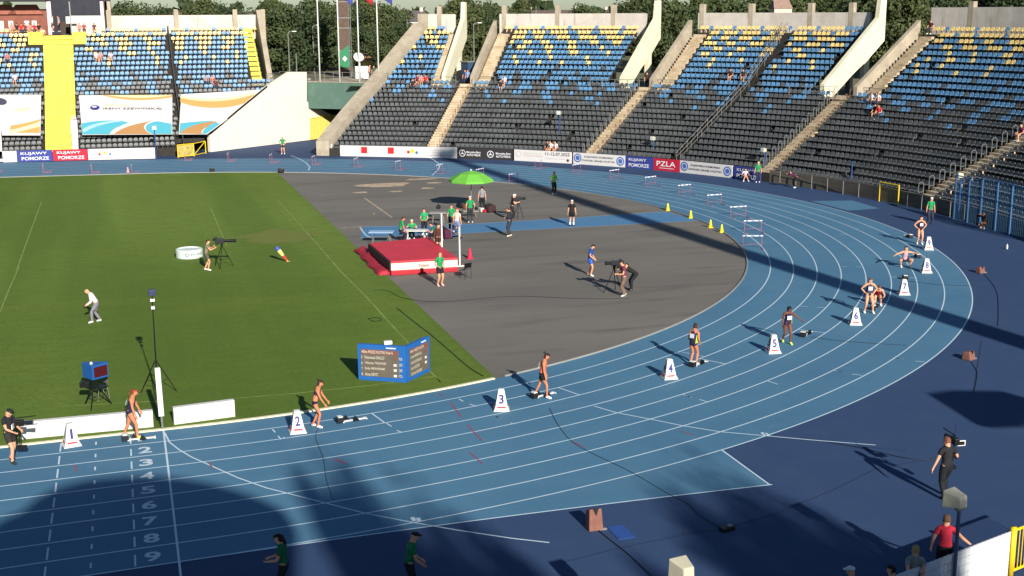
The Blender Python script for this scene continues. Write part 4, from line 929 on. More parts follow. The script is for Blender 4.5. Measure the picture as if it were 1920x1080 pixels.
        if P['fing']:
            x=np.cross(hf,hu); mb=MB()
            for sx in (-1,1): mb.lathe(tuple(hc+hf*.088*s+x*sx*.031*s+hu*.0*s),[(.003,-.008),(.011,0),(.003,.008)],n=8)
            mb.build('eyes',mat('eye dark',(40,28,24),.3),t); mb=MB(); c=hc+hf*.092*s-hu*.062*s; mb.prism([tuple(c+x*.022),tuple(c-x*.022),tuple(c-x*.016-hu*.008),tuple(c+x*.016-hu*.008)],tuple(hf*.006)); mb.build('mouth',mat('lip',(150,80,74),.6),t)
        U=P['U']
        if P['bib']:
            mb=MB(); sg=1 if P['bib'][1]=='front' else -1; y=sg*.155; q=[U(-.10,y,.20),U(.10,y,.20),U(.10,y+sg*.004,.38),U(-.10,y+sg*.004,.38)]
            mb.prism([tuple(a*s) for a in q],tuple((U(0,1,0)-U(0,0,0))*.006*sg)); bo=mb.build('bib',mat('bib',(206,206,216),.7),t)
        if P['stripe']:
            mb=MB(); x0=P['stripe'][1]; q=[U(x0,.10,.0),U(x0,-.08,.0),U(x0,-.06,.34),U(x0,.06,.34)]; mb.prism([tuple(a*s) for a in q],tuple((U(1,0,0)-U(0,0,0))*.012*(1 if x0>0 else -1))); mb.build('side_stripe',mat('stripe %d'%P['stripe'][0][0],P['stripe'][0],.7),t)
GRN=(34,138,80); BLK=(30,30,34); NAVY=(30,32,58)
def gp(u,v,z=0): p=clampR(G(u,v,z),52.7); return (p[0],p[1],p[2])
def hd(u0,v0,du): pass
# facing helpers in degrees: towards the right of the picture, towards the camera, away, left
RT,TC,AW,LF=-17,253,73,163
PFIELD='people standing on the field and track'
HIPS=((-.21,.02,1.0),(.21,.02,1.0)); HE=((-1,-.35,.0),(1,-.35,.0))
person('athlete in navy suit with red ponytail stepping off the lane 1 starting blocks',gp(247,821),RT+5,1.74,lean=14,headp=25,feet=((-.12,-.25,0),(.12,.25,0)),hands=((-.26,.30,.80),(.25,.22,.85)),top=((28,30,62),'suit'),bottom=((28,30,62),'brief'),shoes=(206,232,60),hair=((120,60,36),'ponytail'),skin='t',bib=1 and ('w','back'))
person('athlete in dark two piece kit leaning forward beside the lane 2 marker',gp(592,801),RT,1.72,lean=16,headp=22,feet=((-.09,-.08,0),(.09,.12,0)),hands=((-.2,.42,.86),(.2,.40,.82)),top=((58,30,52),'crop'),bottom=((40,26,60),'brief'),shoes=(236,214,214),hair=((52,36,30),'bun'),skin='t',slim=.88)
person('athlete with white bib and black shorts walking past the lane 3 blocks',gp(1016,745),RT-10,1.72,lean=12,headp=24,feet=((-.1,-.26,0),(.12,.24,0)),hands=((-.24,.12,.78),(.24,.18,.76)),top=((200,96,70),'suit'),bottom=((26,24,28),'mid'),shoes=(238,238,238),hair=((40,30,28),'bun'),skin='t',bib=('w','back'),slim=.9)
person('athlete in dark suit with yellow side stripe standing over the lane 4 blocks',gp(1299,684),30,1.70,lean=10,headp=18,headyaw=-20,feet=((-.08,-.05,0),(.10,.12,0)),hands=((-.22,.16,.90),(.22,.16,.92)),top=((44,40,66),'suit'),bottom=((44,40,66),'brief'),shoes=(236,236,236),hair=((60,40,32),'bun'),skin='t',bib=('w','back'),stripe=((210,226,60),.15),slim=.9)
person('dark skinned athlete in navy kit stepping back from the lane 5 blocks',gp(1475,644),TC+10,1.68,lean=6,headp=24,feet=((-.10,.20,0),(.10,-.22,.03)),hands=((-.62,.20,1.02),(.24,.05,.86)),elb=((-.6,-1,-.2),(.5,-1,-.2)),top=((52,34,62),'suit'),bottom=((50,30,58),'brief'),shoes=(196,230,90),hair=((30,24,24),'ponytail'),skin='d',bib=('w','front'),stripe=((216,226,80),-.15),slim=.88)
person('athlete in dark kit with white bib, hands on hips, beside the lane 6 marker',gp(1628,587),TC,1.72,lean=0,headp=20,feet=((-.20,.06,0),(.17,-.05,0)),hands=HIPS,elb=HE,top=((66,60,74),'suit'),bottom=((34,24,34),'brief'),shoes=(232,232,210),hair=((96,72,54),'ponytail'),bib=('w','front'))
person('athlete in red crouching right behind the one with hands on hips',gp(1645,572),TC-10,1.70,hz=.5,hipy=-.12,lean=48,headp=30,feet=((-.14,.1,0),(.16,-.2,.02)),hands=((-.22,.45,.5),(.22,.45,.45)),top=((150,30,40),'suit'),bottom=((150,30,40),'brief'),shoes=(236,236,224),hair=((90,66,50),'ponytail'))
person('athlete in pink top squatting with arms stretched out near the lane 8 marker',gp(1697,501),TC+4,1.70,hz=.42,hipy=-.16,lean=14,headp=4,feet=((-.22,.04,0),(.24,.02,0)),hands=((-.62,.15,.80),(.66,.10,.72)),knee=((-.8,1,.2),(.8,1,.2)),top=((196,150,160),'suit'),bottom=((52,46,70),'shorts'),shoes=(226,226,196),hair=((50,40,40),'short'))
person('athlete in black kit, hands on hips, beside the lane 9 marker',gp(1724,458),TC+2,1.74,lean=0,headp=6,feet=((-.10,.10,0),(.12,-.08,0)),hands=HIPS,elb=HE,top=((46,26,40),'suit'),bottom=((34,20,30),'brief'),shoes=(200,206,190),hair=((44,30,28),'short'),bib=('w','front'))
person('official in green shirt and white cap on the apron behind the lane 9 athlete',gp(1743,420),TC,1.80,feet=((-.14,0,0),(.15,.02,0)),top=(GRN,'tee'),bottom=((44,48,62),'trousers'),shoes=(60,60,66),hair=((230,230,230),'cap'))
person('official in green shirt and dark shorts, hands on hips, by the tunnel wall',gp(531,289),TC,1.78,feet=((-.13,0,0),(.13,0,0)),hands=HIPS,elb=HE,top=(GRN,'tee'),bottom=((40,56,50),'shorts'),shoes=(220,220,220),hair=((180,160,140),'short'))
person('official in green shirt and black trousers next to the small white end board',gp(604,290),TC-20,1.74,top=(GRN,'tee'),bottom=(BLK,'trousers'),hair=((190,170,60),'short'))
person('official in lime vest and black tights standing alone on the inner asphalt edge',gp(1038,364),TC+30,1.76,hands=((-.16,.3,1.15),(.16,.3,1.15)),top=((96,186,70),'tee'),bottom=((24,40,36),'trousers'),shoes=(200,200,200),hair=((24,24,26),'short'))
person('person in black shirt, shorts and white cap standing on the blue runway',gp(1072,424),AW-10,1.74,top=(BLK,'tee'),bottom=(BLK,'shorts'),shoes=(60,56,60),socks=(226,226,226),hair=((226,226,226),'cap'))
person('man in blue shirt and shorts looking down on the asphalt',gp(1106,517),RT-20,1.76,lean=8,headp=35,feet=((-.12,-.1,0),(.13,.12,0)),hands=((-.2,.2,.9),(.2,.28,.95)),top=((34,70,140),'tee'),bottom=((44,90,180),'shorts'),shoes=(236,224,206),hair=((30,26,26),'short'))
person('camera assistant in maroon shirt and brown trousers beside the tripod camera',gp(1170,555),LF+5,1.80,lean=6,headp=20,feet=((-.13,.05,0),(.13,-.06,0)),hands=((-.2,.34,1.12),(.22,.30,1.05)),top=((116,48,66),'tee'),bottom=((112,92,76),'trousers'),shoes=(206,200,196),hair=((60,40,34),'short'))
person('camera operator in black with lime sleeve bending over behind the maroon shirt',gp(1181,545),LF+15,1.80,hz=.88,hipy=-.3,lean=62,headp=-20,feet=((-.14,.0,0),(.14,-.1,0)),hands=((-.16,.75,1.15),(.16,.72,1.15)),top=((34,34,30),'long'),bottom=(BLK,'trousers'),shoes=(50,50,50),hair=((30,24,22),'short'),stripe=((206,236,30),.15))
person('official in green shirt and black shorts in front of the high jump mat',gp(825,536),TC+35,1.80,lean=0,headp=5,hands=((-.2,.1,.95),(.16,.16,1.0)),top=(GRN,'tee'),bottom=(BLK,'shorts'),shoes=(236,180,180),hair=((150,90,60),'short'))
person('person in dark grey clothes and pale shoes at the edge of the blue runway',gp(956,443),LF-20,1.84,lean=4,headp=25,hands=((-.12,.2,1.1),(.12,.2,1.1)),top=((40,42,48),'long'),bottom=((52,54,62),'trousers'),shoes=(226,222,190),hair=((90,50,44),'short'))
person('camera operator in black shirt with headset behind the field camera',gp(960,414),RT,1.86,lean=10,headp=20,hands=((-.2,.3,1.15),(.2,.38,1.2)),top=((36,32,32),'tee'),bottom=((40,34,32),'trousers'),shoes=(90,70,60),hair=((230,230,226),'headset'))
person('official in green shirt and white hat standing on the runway edge beside the umbrella',gp(882,418),AW+10,1.82,hands=((-.25,.0,.95),(.25,.0,.95)),top=(GRN,'tee'),bottom=((50,52,58),'trousers'),shoes=(210,214,220),hair=((214,214,214),'cap'))
person('person in cream top, blue shorts and red cap between the two standing officials',gp(857,443),AW-20,1.78,top=((206,186,170),'tee'),bottom=((120,140,190),'shorts'),shoes=(190,190,200),hair=((190,56,70),'cap'),skin='a')
person('official in green shirt with lanyard behind the high jump uprights',gp(847,434),TC,1.78,top=(GRN,'tee'),bottom=((30,40,60),'trousers'),hair=((70,60,60),'short'))
person('official in green shirt with long dark hair behind the white table',gp(796,440),TC,1.70,hands=((-.16,.28,1.0),(.16,.28,1.0)),top=((40,150,100),'tee'),bottom=(BLK,'trousers'),hair=((40,30,30),'long'))
person('official in green shirt seated at the left end of the white table',gp(751,455),RT+10,1.76,hz=.80,lean=14,headp=20,feet=((-.14,.1,0),(.14,.16,0)),hands=((-.2,.3,.72),(.2,.32,.72)),top=(GRN,'tee'),bottom=((40,34,40),'trousers'),hair=((50,34,30),'short'),skin='t')
person('official with pale hair seated behind the middle of the white table',gp(773,447),TC,1.70,hz=.48,lean=10,headp=18,feet=((-.14,.35,0),(.14,.35,0)),hands=((-.2,.38,.80),(.2,.38,.80)),top=((40,150,90),'tee'),bottom=(BLK,'trousers'),hair=((214,200,180),'short'))
person('official in dark green jacket seated at the right end of the white table',gp(815,455),LF,1.74,hz=.5,hipy=-.1,lean=24,headp=18,feet=((-.14,.30,0),(.14,.34,0)),hands=((-.16,.35,.75),(.16,.36,.7)),top=((26,100,78),'tee'),bottom=((24,24,34),'trousers'),hair=((40,30,30),'short'))
person('athlete in brown top with bare legs standing beside the left upright',gp(822,474),TC+20,1.76,top=((80,44,36),'long'),bottom=((60,34,30),'shorts'),shoes=(226,150,110),hair=((60,40,36),'short'))
person('person in grey top and black trousers standing beneath the green umbrella',gp(904,396),AW,1.78,top=((130,130,136),'tee'),bottom=(BLK,'trousers'),hair=((30,28,30),'short'))
person('man in white shirt and grey trousers bending forward on the grass',gp(182,604),LF+10,1.74,hz=.9,hipy=-.05,lean=30,headp=45,feet=((-.14,.22,0),(.14,-.1,0)),hands=((-.16,.36,.86),(.14,.36,.86)),top=((216,206,204),'long'),bottom=((120,116,124),'trousers'),shoes=(226,226,226),hair=((190,120,90),'bald'))
person('camera operator in grey shirt and shorts behind the long lens camera on the grass',gp(388,507),RT+10,1.74,lean=10,headp=12,hands=((-.14,.4,1.3),(.14,.46,1.25)),feet=((-.1,-.08,0),(.1,.1,0)),top=((120,116,92),'tee'),bottom=((80,80,72),'shorts'),shoes=(230,230,226),hair=((30,26,26),'short'))
person('steadicam operator in black cap and shorts at the left edge of the track',gp(22,866),-40,1.80,lean=0,headp=30,feet=((-.12,-.12,0),(.14,.2,0)),hands=((-.16,.32,1.02),(.18,.36,1.05)),top=((34,32,38),'tee'),bottom=((44,40,38),'shorts'),shoes=(34,44,56),hair=((26,34,30),'cap'))
person('person in black seen from behind, walking on the dark blue apron with a camera rig',gp(1771,934),AW+15,1.86,lean=2,headp=10,feet=((-.1,-.12,0),(.12,.2,0)),hands=((-.42,.0,.90),(.26,.26,1.12)),top=((34,34,36),'tee'),bottom=((26,28,32),'trousers'),shoes=(26,28,34),hair=((110,70,52),'short'),bib=None)
person('person in white top sitting on the ground in front of the last blue board',gp(1413,337),TC,1.7,hz=.34,hipy=-.1,lean=20,headp=10,feet=((-.2,.42,0),(.2,.4,0)),hands=((-.25,.3,.5),(.25,.3,.5)),top=((206,190,196),'tee'),bottom=((60,40,56),'shorts'),hair=((40,30,32),'short'),fing=False)
person('official in green shirt and white hat at the foot of the third staircase',gp(1438,340),TC,1.74,top=(GRN,'tee'),bottom=((40,44,60),'trousers'),hair=((226,206,170),'cap'),fing=False)
person('photographer in dark maroon top bending over at the banded wall',gp(1509,350),LF,1.74,hz=.86,hipy=-.18,lean=62,headp=0,feet=((-.18,0,0),(.2,.05,0)),hands=((-.14,.62,1.1),(.16,.6,1.1)),top=((78,34,60),'long'),bottom=(BLK,'trousers'),hair=((30,24,28),'short'),fing=False)
person('crouching photographer in brown in front of the blue netting frames',gp(1881,428),LF+30,1.74,hz=.40,hipy=-.14,lean=18,headp=6,feet=((-.18,.12,0),(.18,-.05,0)),hands=((-.1,.34,.95),(.12,.34,.95)),elb=((-1,-.2,-.6),(1,-.2,-.6)),top=((50,36,34),'long'),bottom=((90,60,52),'shorts'),hair=((24,20,22),'short'),fing=False)
# foreground
q=G(530,1003,1.66); person('official in green shirt with long dark hair holding papers at the bottom edge',(q[0],q[1],0),LF,1.72,lean=4,headp=26,hands=((-.12,.36,1.05),(.14,.34,1.05)),top=((24,96,58),'tee'),bottom=(BLK,'trousers'),hair=((34,26,28),'long'))
q=G(765,1002,1.66); person('official in green shirt and dark cap at the bottom edge, facing right',(q[0],q[1],0),RT+10,1.74,lean=10,headp=18,hands=((-.14,.3,.95),(.14,.32,.92)),top=((24,110,66),'tee'),bottom=(BLK,'trousers'),hair=((30,28,32),'cap'))
SPG='spectators at the white fence'
q=G(1776,974,1.66); person('spectator in red shirt with backpack leaning on the white fence',(q[0],q[1],0),AW-15,1.76,lean=6,headp=4,hands=((-.32,.05,.9),(.55,-.12,1.12)),top=((190,44,64),'tee'),bottom=(BLK,'trousers'),hair=((96,66,50),'short'),group=SPG)
q=G(1718,1030,1.60); person('blond spectator in grey shirt with hands behind the back',(q[0],q[1],0),AW-10,1.68,hands=((-.08,-.18,.95),(.08,-.18,.95)),top=((124,126,120),'tee'),bottom=((60,70,80),'trousers'),hair=((170,140,90),'short'),group=SPG)
q=G(1678,1066,1.6); person('dark haired spectator in pale shirt raising an arm',(q[0],q[1],0),LF-30,1.68,hands=((-.3,.36,1.3),(.24,.3,1.1)),top=((186,190,206),'tee'),bottom=((60,60,70),'trousers'),hair=((40,28,24),'short'),group=SPG)
q=G(1602,1068,1.6); person('spectator in white baseball cap at the bottom edge',(q[0],q[1],0),LF,1.70,top=((40,40,44),'tee'),bottom=((60,60,70),'trousers'),hair=((200,204,216),'cap'),group=SPG)
# seated spectators
SEATG='spectators sitting in the stands'
def sit(u,v,label,top,bottom=(60,60,70),hair=(60,40,34),left=False,stand=None,arms=None,facing=None):
    best=None
    for k in range(25):
        if left: x=planeY(u,YF+rowpos(k),rowz(k)+1.15); y=YF+rowpos(k); z=rowz(k); f=270
        else:
            a0=0
            lo,hi=-20.,69.
            for _ in range(40):
                m=(lo+hi)/2; x,y=polar(54.2+rowpos(k),m)
                if proj((x,y,rowz(k)+1.15))[0]>u: lo=m
                else: hi=m
            f=m+180; z=rowz(k)
        pv=proj((x,y,z+1.15))[1]
        if best is None or abs(pv-v)<best[0]: best=(abs(pv-v),x,y,z,f)
    _,x,y,z,f=best; fr=math.radians(f)
    person(label,(x-.0*math.cos(fr),y,z+.02),f+random.uniform(-15,15),1.72,hz=.50,hipy=-.05,lean=random.uniform(5,22),headp=random.uniform(0,20),feet=((-.14,.36,0),(.14,.34,0)),
        hands=arms or ((-.2,.30,.60),(.2,.32,.60)),top=(top,'tee'),bottom=(bottom,random.choice(['shorts','trousers'])),hair=(hair,random.choice(['short','short','cap'])),fing=False,group=SEATG)
WH=(214,206,206); PK=(206,140,130); DK=(50,40,44); RD=(190,50,56)
for i,(u,v,c,l) in enumerate(((22,43,PK,'leftmost spectator in the back row in front of the brick lodge'),(31,40,DK,'spectator in dark top in front of the second lodge window'),(39,44,RD,'spectator in red between the lodge windows, back row'),(47,41,(120,60,70),'spectator in plum top between the lodge windows'),(55,44,PK,'spectator in pink below the third lodge window'),(64,42,RD,'spectator in red below the last lodge window'),(72,45,DK,'spectator in dark clothes left of the pale column'),
    (80,55,(220,190,150),'spectator in cream at the edge of the yellow stair head'),(148,44,PK,'spectator in pink at the left end before the white hall'),(157,42,(160,80,80),'spectator with dark hair in the middle before the white hall'),(176,45,(110,70,60),'spectator in dark top at the right end before the white hall'),
    (180,100,WH,'spectator in white at the left of the trio among blue seats'),(188,98,(220,150,150),'spectator in pink in the middle of the trio among blue seats'),(207,96,(206,190,196),'spectator in pale top at the right of the trio among blue seats'),(13,101,(180,110,110),'spectator in pink alone at the left edge'),
    (27,142,(206,206,210),'spectator in white sitting low at the left edge'),(386,143,(150,140,140),'spectator in grey left of the divider of the right block'),(398,140,PK,'spectator in pink in the right block'),(404,150,(90,60,64),'spectator in dark clothes in the right block'))):
    sit(u,v,l,c,left=True)
for u,v,c,l in ((774,147,DK,'spectator in black at the left of the group by the guard rail'),(783,141,(120,50,66),'spectator in plum in the group by the guard rail'),(790,138,PK,'spectator in pink in the group by the guard rail'),(798,141,RD,'spectator in red at the right of the group by the guard rail'),
    (946,141,(206,214,226),'spectator in white alone on the left of the second section'),(939,149,DK,'spectator in dark clothes beside the one in white'),(1027,268,DK,'spectator in dark top above the dated board'),(1033,265,WH,'spectator in white above the dated board'),(1042,265,(226,200,200),'right one of the spectators above the dated board'),
    (1371,133,(70,36,44),'spectator in dark red high in the section with the handrail'),(1394,130,DK,'spectator in black beside the long handrail'),(1636,176,WH,'spectator in white at the left of the pair by the walkway'),(1648,174,(226,206,196),'spectator in pale top at the right of the pair by the walkway'),
    (1649,197,RD,'spectator in bright red below the pair in white'),(1642,200,DK,'spectator in black beside the one in bright red'),(1746,42,(70,40,44),'spectator in dark clothes on the top step of the right block'),(1917,232,(110,40,70),'spectator in plum at the right edge of the black seats')):
    sit(u,v,l,c)
def walkp(u,v,label,top,bot=(40,44,60),z=6.07,rc=66.9,face=TC):
    lo,hi=-20.,75.
    for _ in range(40):
        m=(lo+hi)/2; x,y=polar(rc,m)
        if proj((x,y,z+1))[0]>u: lo=m
        else: hi=m
    person(label,(x,y,z),face,1.74,top=(top,'tee'),bottom=(bot,'trousers'),fing=False,group='people on the walkway')
walkp(1213,150,'person in black at the left of the three on the walkway',DK); walkp(1224,147,'person in grey in the middle of the three on the walkway',(150,140,140)); walkp(1232,148,'person in brown at the right of the three on the walkway',(130,84,64))
walkp(872,140,'person in dark blue on the walkway beside the blue kiosk',(40,50,90)); walkp(877,142,'person in light blue on the walkway beside the blue kiosk',(120,140,180)); 
p_=onplane(692,130,(*(e0+nn*4),0),(*nn,0)); person('person in pink on the footbridge right of the satellite dish',(p_[0],p_[1],6.42),RT,1.7,top=(PK,'tee'),bottom=(DK,'trousers'),fing=False,group='people on the walkway')
p_=onplane(701,130,(*(e0+nn*3),0),(*nn,0)); person('person in dark green on the footbridge right of the one in pink',(p_[0],p_[1],6.42),TC,1.7,top=((60,90,60),'tee'),bottom=(DK,'trousers'),fing=False,group='people on the walkway')
u_=105
xk=stx(24,0)+1.0; person('person in white standing at the head of the yellow stairs by the pale column',(xk,YF+rowpos(24)+.3,rowz(24)+.3),RT,1.76,top=(WH,'tee'),bottom=(DK,'shorts'),fing=False)
person('person in grey check at the head of the yellow stairs, right one',(xk+.75,YF+rowpos(24)+.3,rowz(24)+.3),LF,1.74,top=((150,140,146),'tee'),bottom=(DK,'trousers'),fing=False)
build_people()
# ================================================================ HURDLES, MARKERS, BLOCKS
def make_hurdle():
    t=thing('hurdle','','hurdle'); hr=mat('hurdle frame red',(150,84,104),.5)
    for sx in (-.55,.55):
        mb=MB(); mb.box((sx,0,.36),(.028,.03,.70)); mb.build('upright',hr,t)
        mb=MB(); mb.box((sx,-.33,.018),(.04,.72,.03)); mb.box((sx,-.62,.03),(.07,.12,.05)); mb.build('foot',hr,t)
    mb=MB(); mb.box((0,0,.727),(1.20,.025,.07)); bar=mb.build('bar',mat('hurdle bar white',(214,218,226),.5),t,bevel=.006)
    mb=MB()
    for sx in (-.40,.40): mb.box((sx,-.0,.727),(.12,.031,.05))
    mb.box((0,0,.727),(.22,.031,.035)); mb.build('stripe',mat('hurdle stripe',(70,80,120),.5),bar)
    mb=MB(); mb.box((0,0,.22),(1.10,.018,.018)); mb.build('cross_tube',hr,t); return t
H0=make_hurdle(); first=True
def rk(j,n): 
    return {1:'near',2:'far',3:'left'}[j]
for j in (0,1,2):
    for n in range(1,10):
        if j==2 and n>4: continue
        s_=STG[n]+45+35*j; r_=R0+LW*(n-1)+.2; th=s_/r_; rr=R0+LW*(n-.5)
        if th>math.pi: P=(-(s_-math.pi*r_),rr); dr=math.pi
        else: P=(rr*math.sin(th),-rr*math.cos(th)); dr=th
        x,y=W(*P); ordn=['innermost','second','third','fourth','middle','sixth','seventh','eighth','outermost'][n-1]
        lab={0:'%s lane hurdle of the row nearest the start, right side of the bend',1:'%s lane hurdle of the row before the far white boards',2:'%s lane hurdle at the far left, seen end on'}[j]%ordn
        if first: o=H0; first=False; o.location=(x,y,.006); o.rotation_euler=(0,0,dr-math.pi/2); tag(o,lab,group='hurdles set out in the lanes')
        else: dup(H0,(x,y,.006),dr-math.pi/2,lab,'hurdles set out in the lanes')
MK=['beside the steadicam operator','left of the athlete leaning forward','left of the athlete in black shorts','left of the athlete with yellow stripe','left of the dark skinned athlete','left of the athlete with hands on hips','below the squatting athlete','right of the squatting athlete','outermost, right of the last athlete']
def marker(n,u,v,rz):
    p=G(u,v); t=thing('lane_marker','white lane marker numbered %s, %s'%(['one','two','three','four','five','six','seven','eight','nine'][n-1],MK[n-1]),'lane marker',(p[0],p[1],.008),rz,'numbered lane markers')
    mb=MB(); mb.box((0,0,.02),(.56,.56,.04)); mb.box((0,0,.07),(.50,.50,.06)); mb.build('base',WHITEP,t,bevel=.01)
    mb=MB(); a,c,h=.225,.10,.76; z0=.10; V=[(-a,-a,z0),(a,-a,z0),(a,a,z0),(-a,a,z0),(-c,-c,h),(c,-c,h),(c,c,h),(-c,c,h)]; mb.add(V,[(3,2,1,0),(4,5,6,7),(0,1,5,4),(1,2,6,5),(2,3,7,6),(3,0,4,7)]); mb.build('body',WHITEP,t,bevel=.012)
    sl=np.array([0,(a-c),h-z0]); sl/=np.linalg.norm(sl)
    for q in range(4):
        c_,s_=math.cos(q*math.pi/2),math.sin(q*math.pi/2); R=np.array([[c_,-s_,0],[s_,c_,0],[0,0,1]])
        o=R@np.array([-.085 if n!=1 else -.04,-a-.004+.13*sl[1]/sl[2]*.95,z0+.17]); mb=MB(); text(mb,str(n),o,R@np.array([1,0,0]),R@np.array([0,sl[1],sl[2]]),.17 if n!=1 else .08,.33); mb.build('number',mat('marker blue',(48,44,120),.6),t)
        mb=MB(); o=R@np.array([0,-a-.002+.0*sl[1],z0+.045]); mb.box(tuple(o),((.30,.02,.05) if q%2==0 else (.02,.30,.05))); mb.build('stripe',mat('marker red',(200,60,70),.6),t)
for n,u,v,a in ((1,134,835,20),(2,558,810,6),(3,940,768,-8),(4,1254,709,4),(5,1449,661,0),(6,1603,608,-14),(7,1694,552,-14),(8,1736,511,-14),(9,1740,468,-14)): marker(n,u,v,math.radians(a-7))
def make_blocks():
    t=thing('starting_blocks','','starting blocks'); mb=MB(); mb.box((0,0,.03),(.9,.07,.04)); mb.box((.42,0,.03),(.06,.22,.03)); mb.box((-.42,0,.03),(.06,.26,.03)); mb.build('rail',WHITEP,t)
    for x,y in ((-.22,.11),(.05,-.11)):
        mb=MB(); mb.prism([(x-.12,y-.06,.03),(x+.10,y-.06,.03),(x-.04,y-.06,.2)],(0,.12,0)); mb.build('pedal',BLACKP,t)
    mb=MB(); mb.box((-.52,0,.11),(.22,.24,.2)); mb.build('speaker',mat('speaker black',(30,32,36),.5),t,bevel=.02); mb=MB(); mb.box((-.52,0,.225),(.16,.2,.03)); mb.build('speaker_top',WHITEP,t); return t
Bk=make_blocks(); first=True
for n,u,v,l in ((1,266,824,'starting blocks under the feet of the lane 1 athlete'),(2,664,789,'starting blocks lying free right of the lane 2 athlete'),(3,1022,742,'starting blocks under the lane 3 athlete'),(4,1312,683,'starting blocks at the feet of the lane 4 athlete'),(5,1513,627,'starting blocks right of the lane 5 athlete'),(6,1640,577,'starting blocks behind the lane 6 athlete'),(7,1697,521,'starting blocks right behind the lane 7 marker'),(8,1718,481,'starting blocks beside the squatting athlete'),(9,1702,444,'starting blocks left of the lane 9 athlete')):
    p=G(u,v); th=lanedir(n,STG[n])
    if first: Bk.location=(p[0],p[1],.012); Bk.rotation_euler=(0,0,th); tag(Bk,l,group='starting blocks in the lanes'); first=False
    else: dup(Bk,(p[0],p[1],.012),th,l,'starting blocks in the lanes')
def cone(u,v,h,m,label,grp=None,base=True):
    p=G(u,v); t=thing('traffic_cone',label,'traffic cone',(p[0],p[1],.01),0,grp); mb=MB(); mb.lathe((0,0,.02),[(h*.27,0),(h*.24,.02),(h*.09,h*.93),(h*.05,h*.97)],n=14); mb.build('body',m,t,smooth=False); mb=MB(); mb.box((0,0,.012),(h*.66,h*.66,.024)); mb.build('base',m,t); return t
yc=mat('cone yellow',(222,206,40),.6)
for u,v,l in ((1252,395,'farthest yellow cone, at the end of the blue runway'),(1295,409,'yellow cone in the middle of the runway end'),(1332,427,'third yellow cone on the inner kerb'),(1353,436,'nearest yellow cone on the inner kerb')): cone(u,v,.52,yc,l,'yellow cones along the inner kerb')
cone(881,485,.6,mat('cone red',(200,40,70),.6),'red cone beside the high jump upright'); cone(240,323,.45,mat('cone pink',(226,150,150),.6),'small pale pink cone on the far straight')
# ================================================================ HIGH JUMP
tl,tr,br,bl=[G(u,v,.78) for u,v in ((693,456),(803,445),(858,483),(733,490))]
t=thing('landing_mat','red high jump landing mat with white side band','landing mat',tuple((tl+tr+br+bl)/4*[1,1,0]))
def qd(z,grow=0): c=(tl+tr+br+bl)/4; return [tuple((p+(p-c)*grow)*[1,1,0]+[0,0,z]) for p in (bl,br,tr,tl)]
mb=MB(); mb.prism(qd(.0,.012),(0,0,.26)); mb.build('lower_layer',mat('mat red dark',(166,34,46),.6,.1,3),t,world=True,bevel=.04)
mb=MB(); mb.prism(qd(.262,0.0),(0,0,.40)); mb.build('side_band',mat('mat cream',(226,204,186),.6,.06,2),t,world=True,bevel=.03)
mb=MB(); mb.prism(qd(.664,.006),(0,0,.12)); mb.build('top_sheet',mat('mat red',(196,52,64),.6,.08,1.2,.1),t,world=True,bevel=.03)
mb=MB(); L_=qd(.3,.004); r_=(np.array(L_[1])-np.array(L_[0])); ln=np.linalg.norm(r_); r_/=ln; nrm=np.array([r_[1],-r_[0],0]); text(mb,'Polanik',np.array(L_[0])+r_*ln*.42+nrm*.03+[0,0,.09],r_,(0,0,1),ln*.15,.16); mb.build('lettering',mat('print brown',(150,90,80),.7),t,world=True)
mb=MB(); a_,b_=np.array(qd(0,.02)[0]),np.array(qd(0,.02)[3]); L2=(b_-a_)/np.linalg.norm(b_-a_); nl=np.array([L2[1],-L2[0],0]); nl=nl if nl[0]<0 else -nl
mb.prism([tuple(a_+[0,0,.28]),tuple(b_+[0,0,.28]),tuple(b_+[0,0,.74]),tuple(a_+[0,0,.74])],tuple(nl*.05)); mb.build('side_cover',mat('mat side grey',(70,50,54),.7),t,world=True)
# crumpled red cover lying at the left of the mat
rg=np.random.RandomState(3); mb=MB(); V=[];F=[]; pts=[G(*p) for p in ((678,470),(690,482),(700,493),(712,505),(724,515),(745,513))]; nn_=len(pts); M=9
for i in range(30):
    f=i/29*(nn_-1); k=min(nn_-2,int(f)); c=pts[k]+(pts[k+1]-pts[k])*(f-k)
    for j in range(M):
        a=math.pi*j/(M-1); w_=.40+.05*math.sin(i*.9+j); h=.24+.05*math.sin(i*1.9+j*2)+.05*rg.rand(); V.append((c[0]+math.cos(a)*w_*(1+.2*rg.rand()),c[1]+math.cos(a)*.2+.04*rg.rand(),.01+abs(math.sin(a))*h*(.75+.4*rg.rand())))
for i in range(29):
    for j in range(M-1): o=i*M+j; F.append((o,o+1,o+M+1,o+M))
mb.add(V,F); o=mb.build('mat_cover',mat('crumpled red',(160,40,54),.7,.25,2.5),smooth=True); tag(o,'crumpled red weather cover heaped along the left side of the high jump mat','cover')
def upright(u,vb,vt,label):
    p=G(u,vb); t=thing('upright',label,'high jump upright',(p[0],p[1],.01),0,'high jump uprights'); d=ray(u,vt); k=np.linalg.norm(p[:2]-CC[:2])/np.linalg.norm(d[:2]); h=(CC+d*k)[2]
    mb=MB(); mb.box((0,0,h/2),(.075,.075,h)); mb.build('post',WHITEP,t); mb=MB(); mb.box((0,.0,.03),(.8,.14,.05)); mb.box((-.3,0,.03),(.12,.7,.05)); mb.build('base',WHITEP,t); mb=MB(); mb.box((.1,0,h*.72),(.16,.12,.06)); mb.build('bar_rest',BLACKP,t); return p,h
pA,hA=upright(829,488,400,'left high jump upright, nearer the table'); pB,hB=upright(862,500,426,'right high jump upright, nearest the red cone')
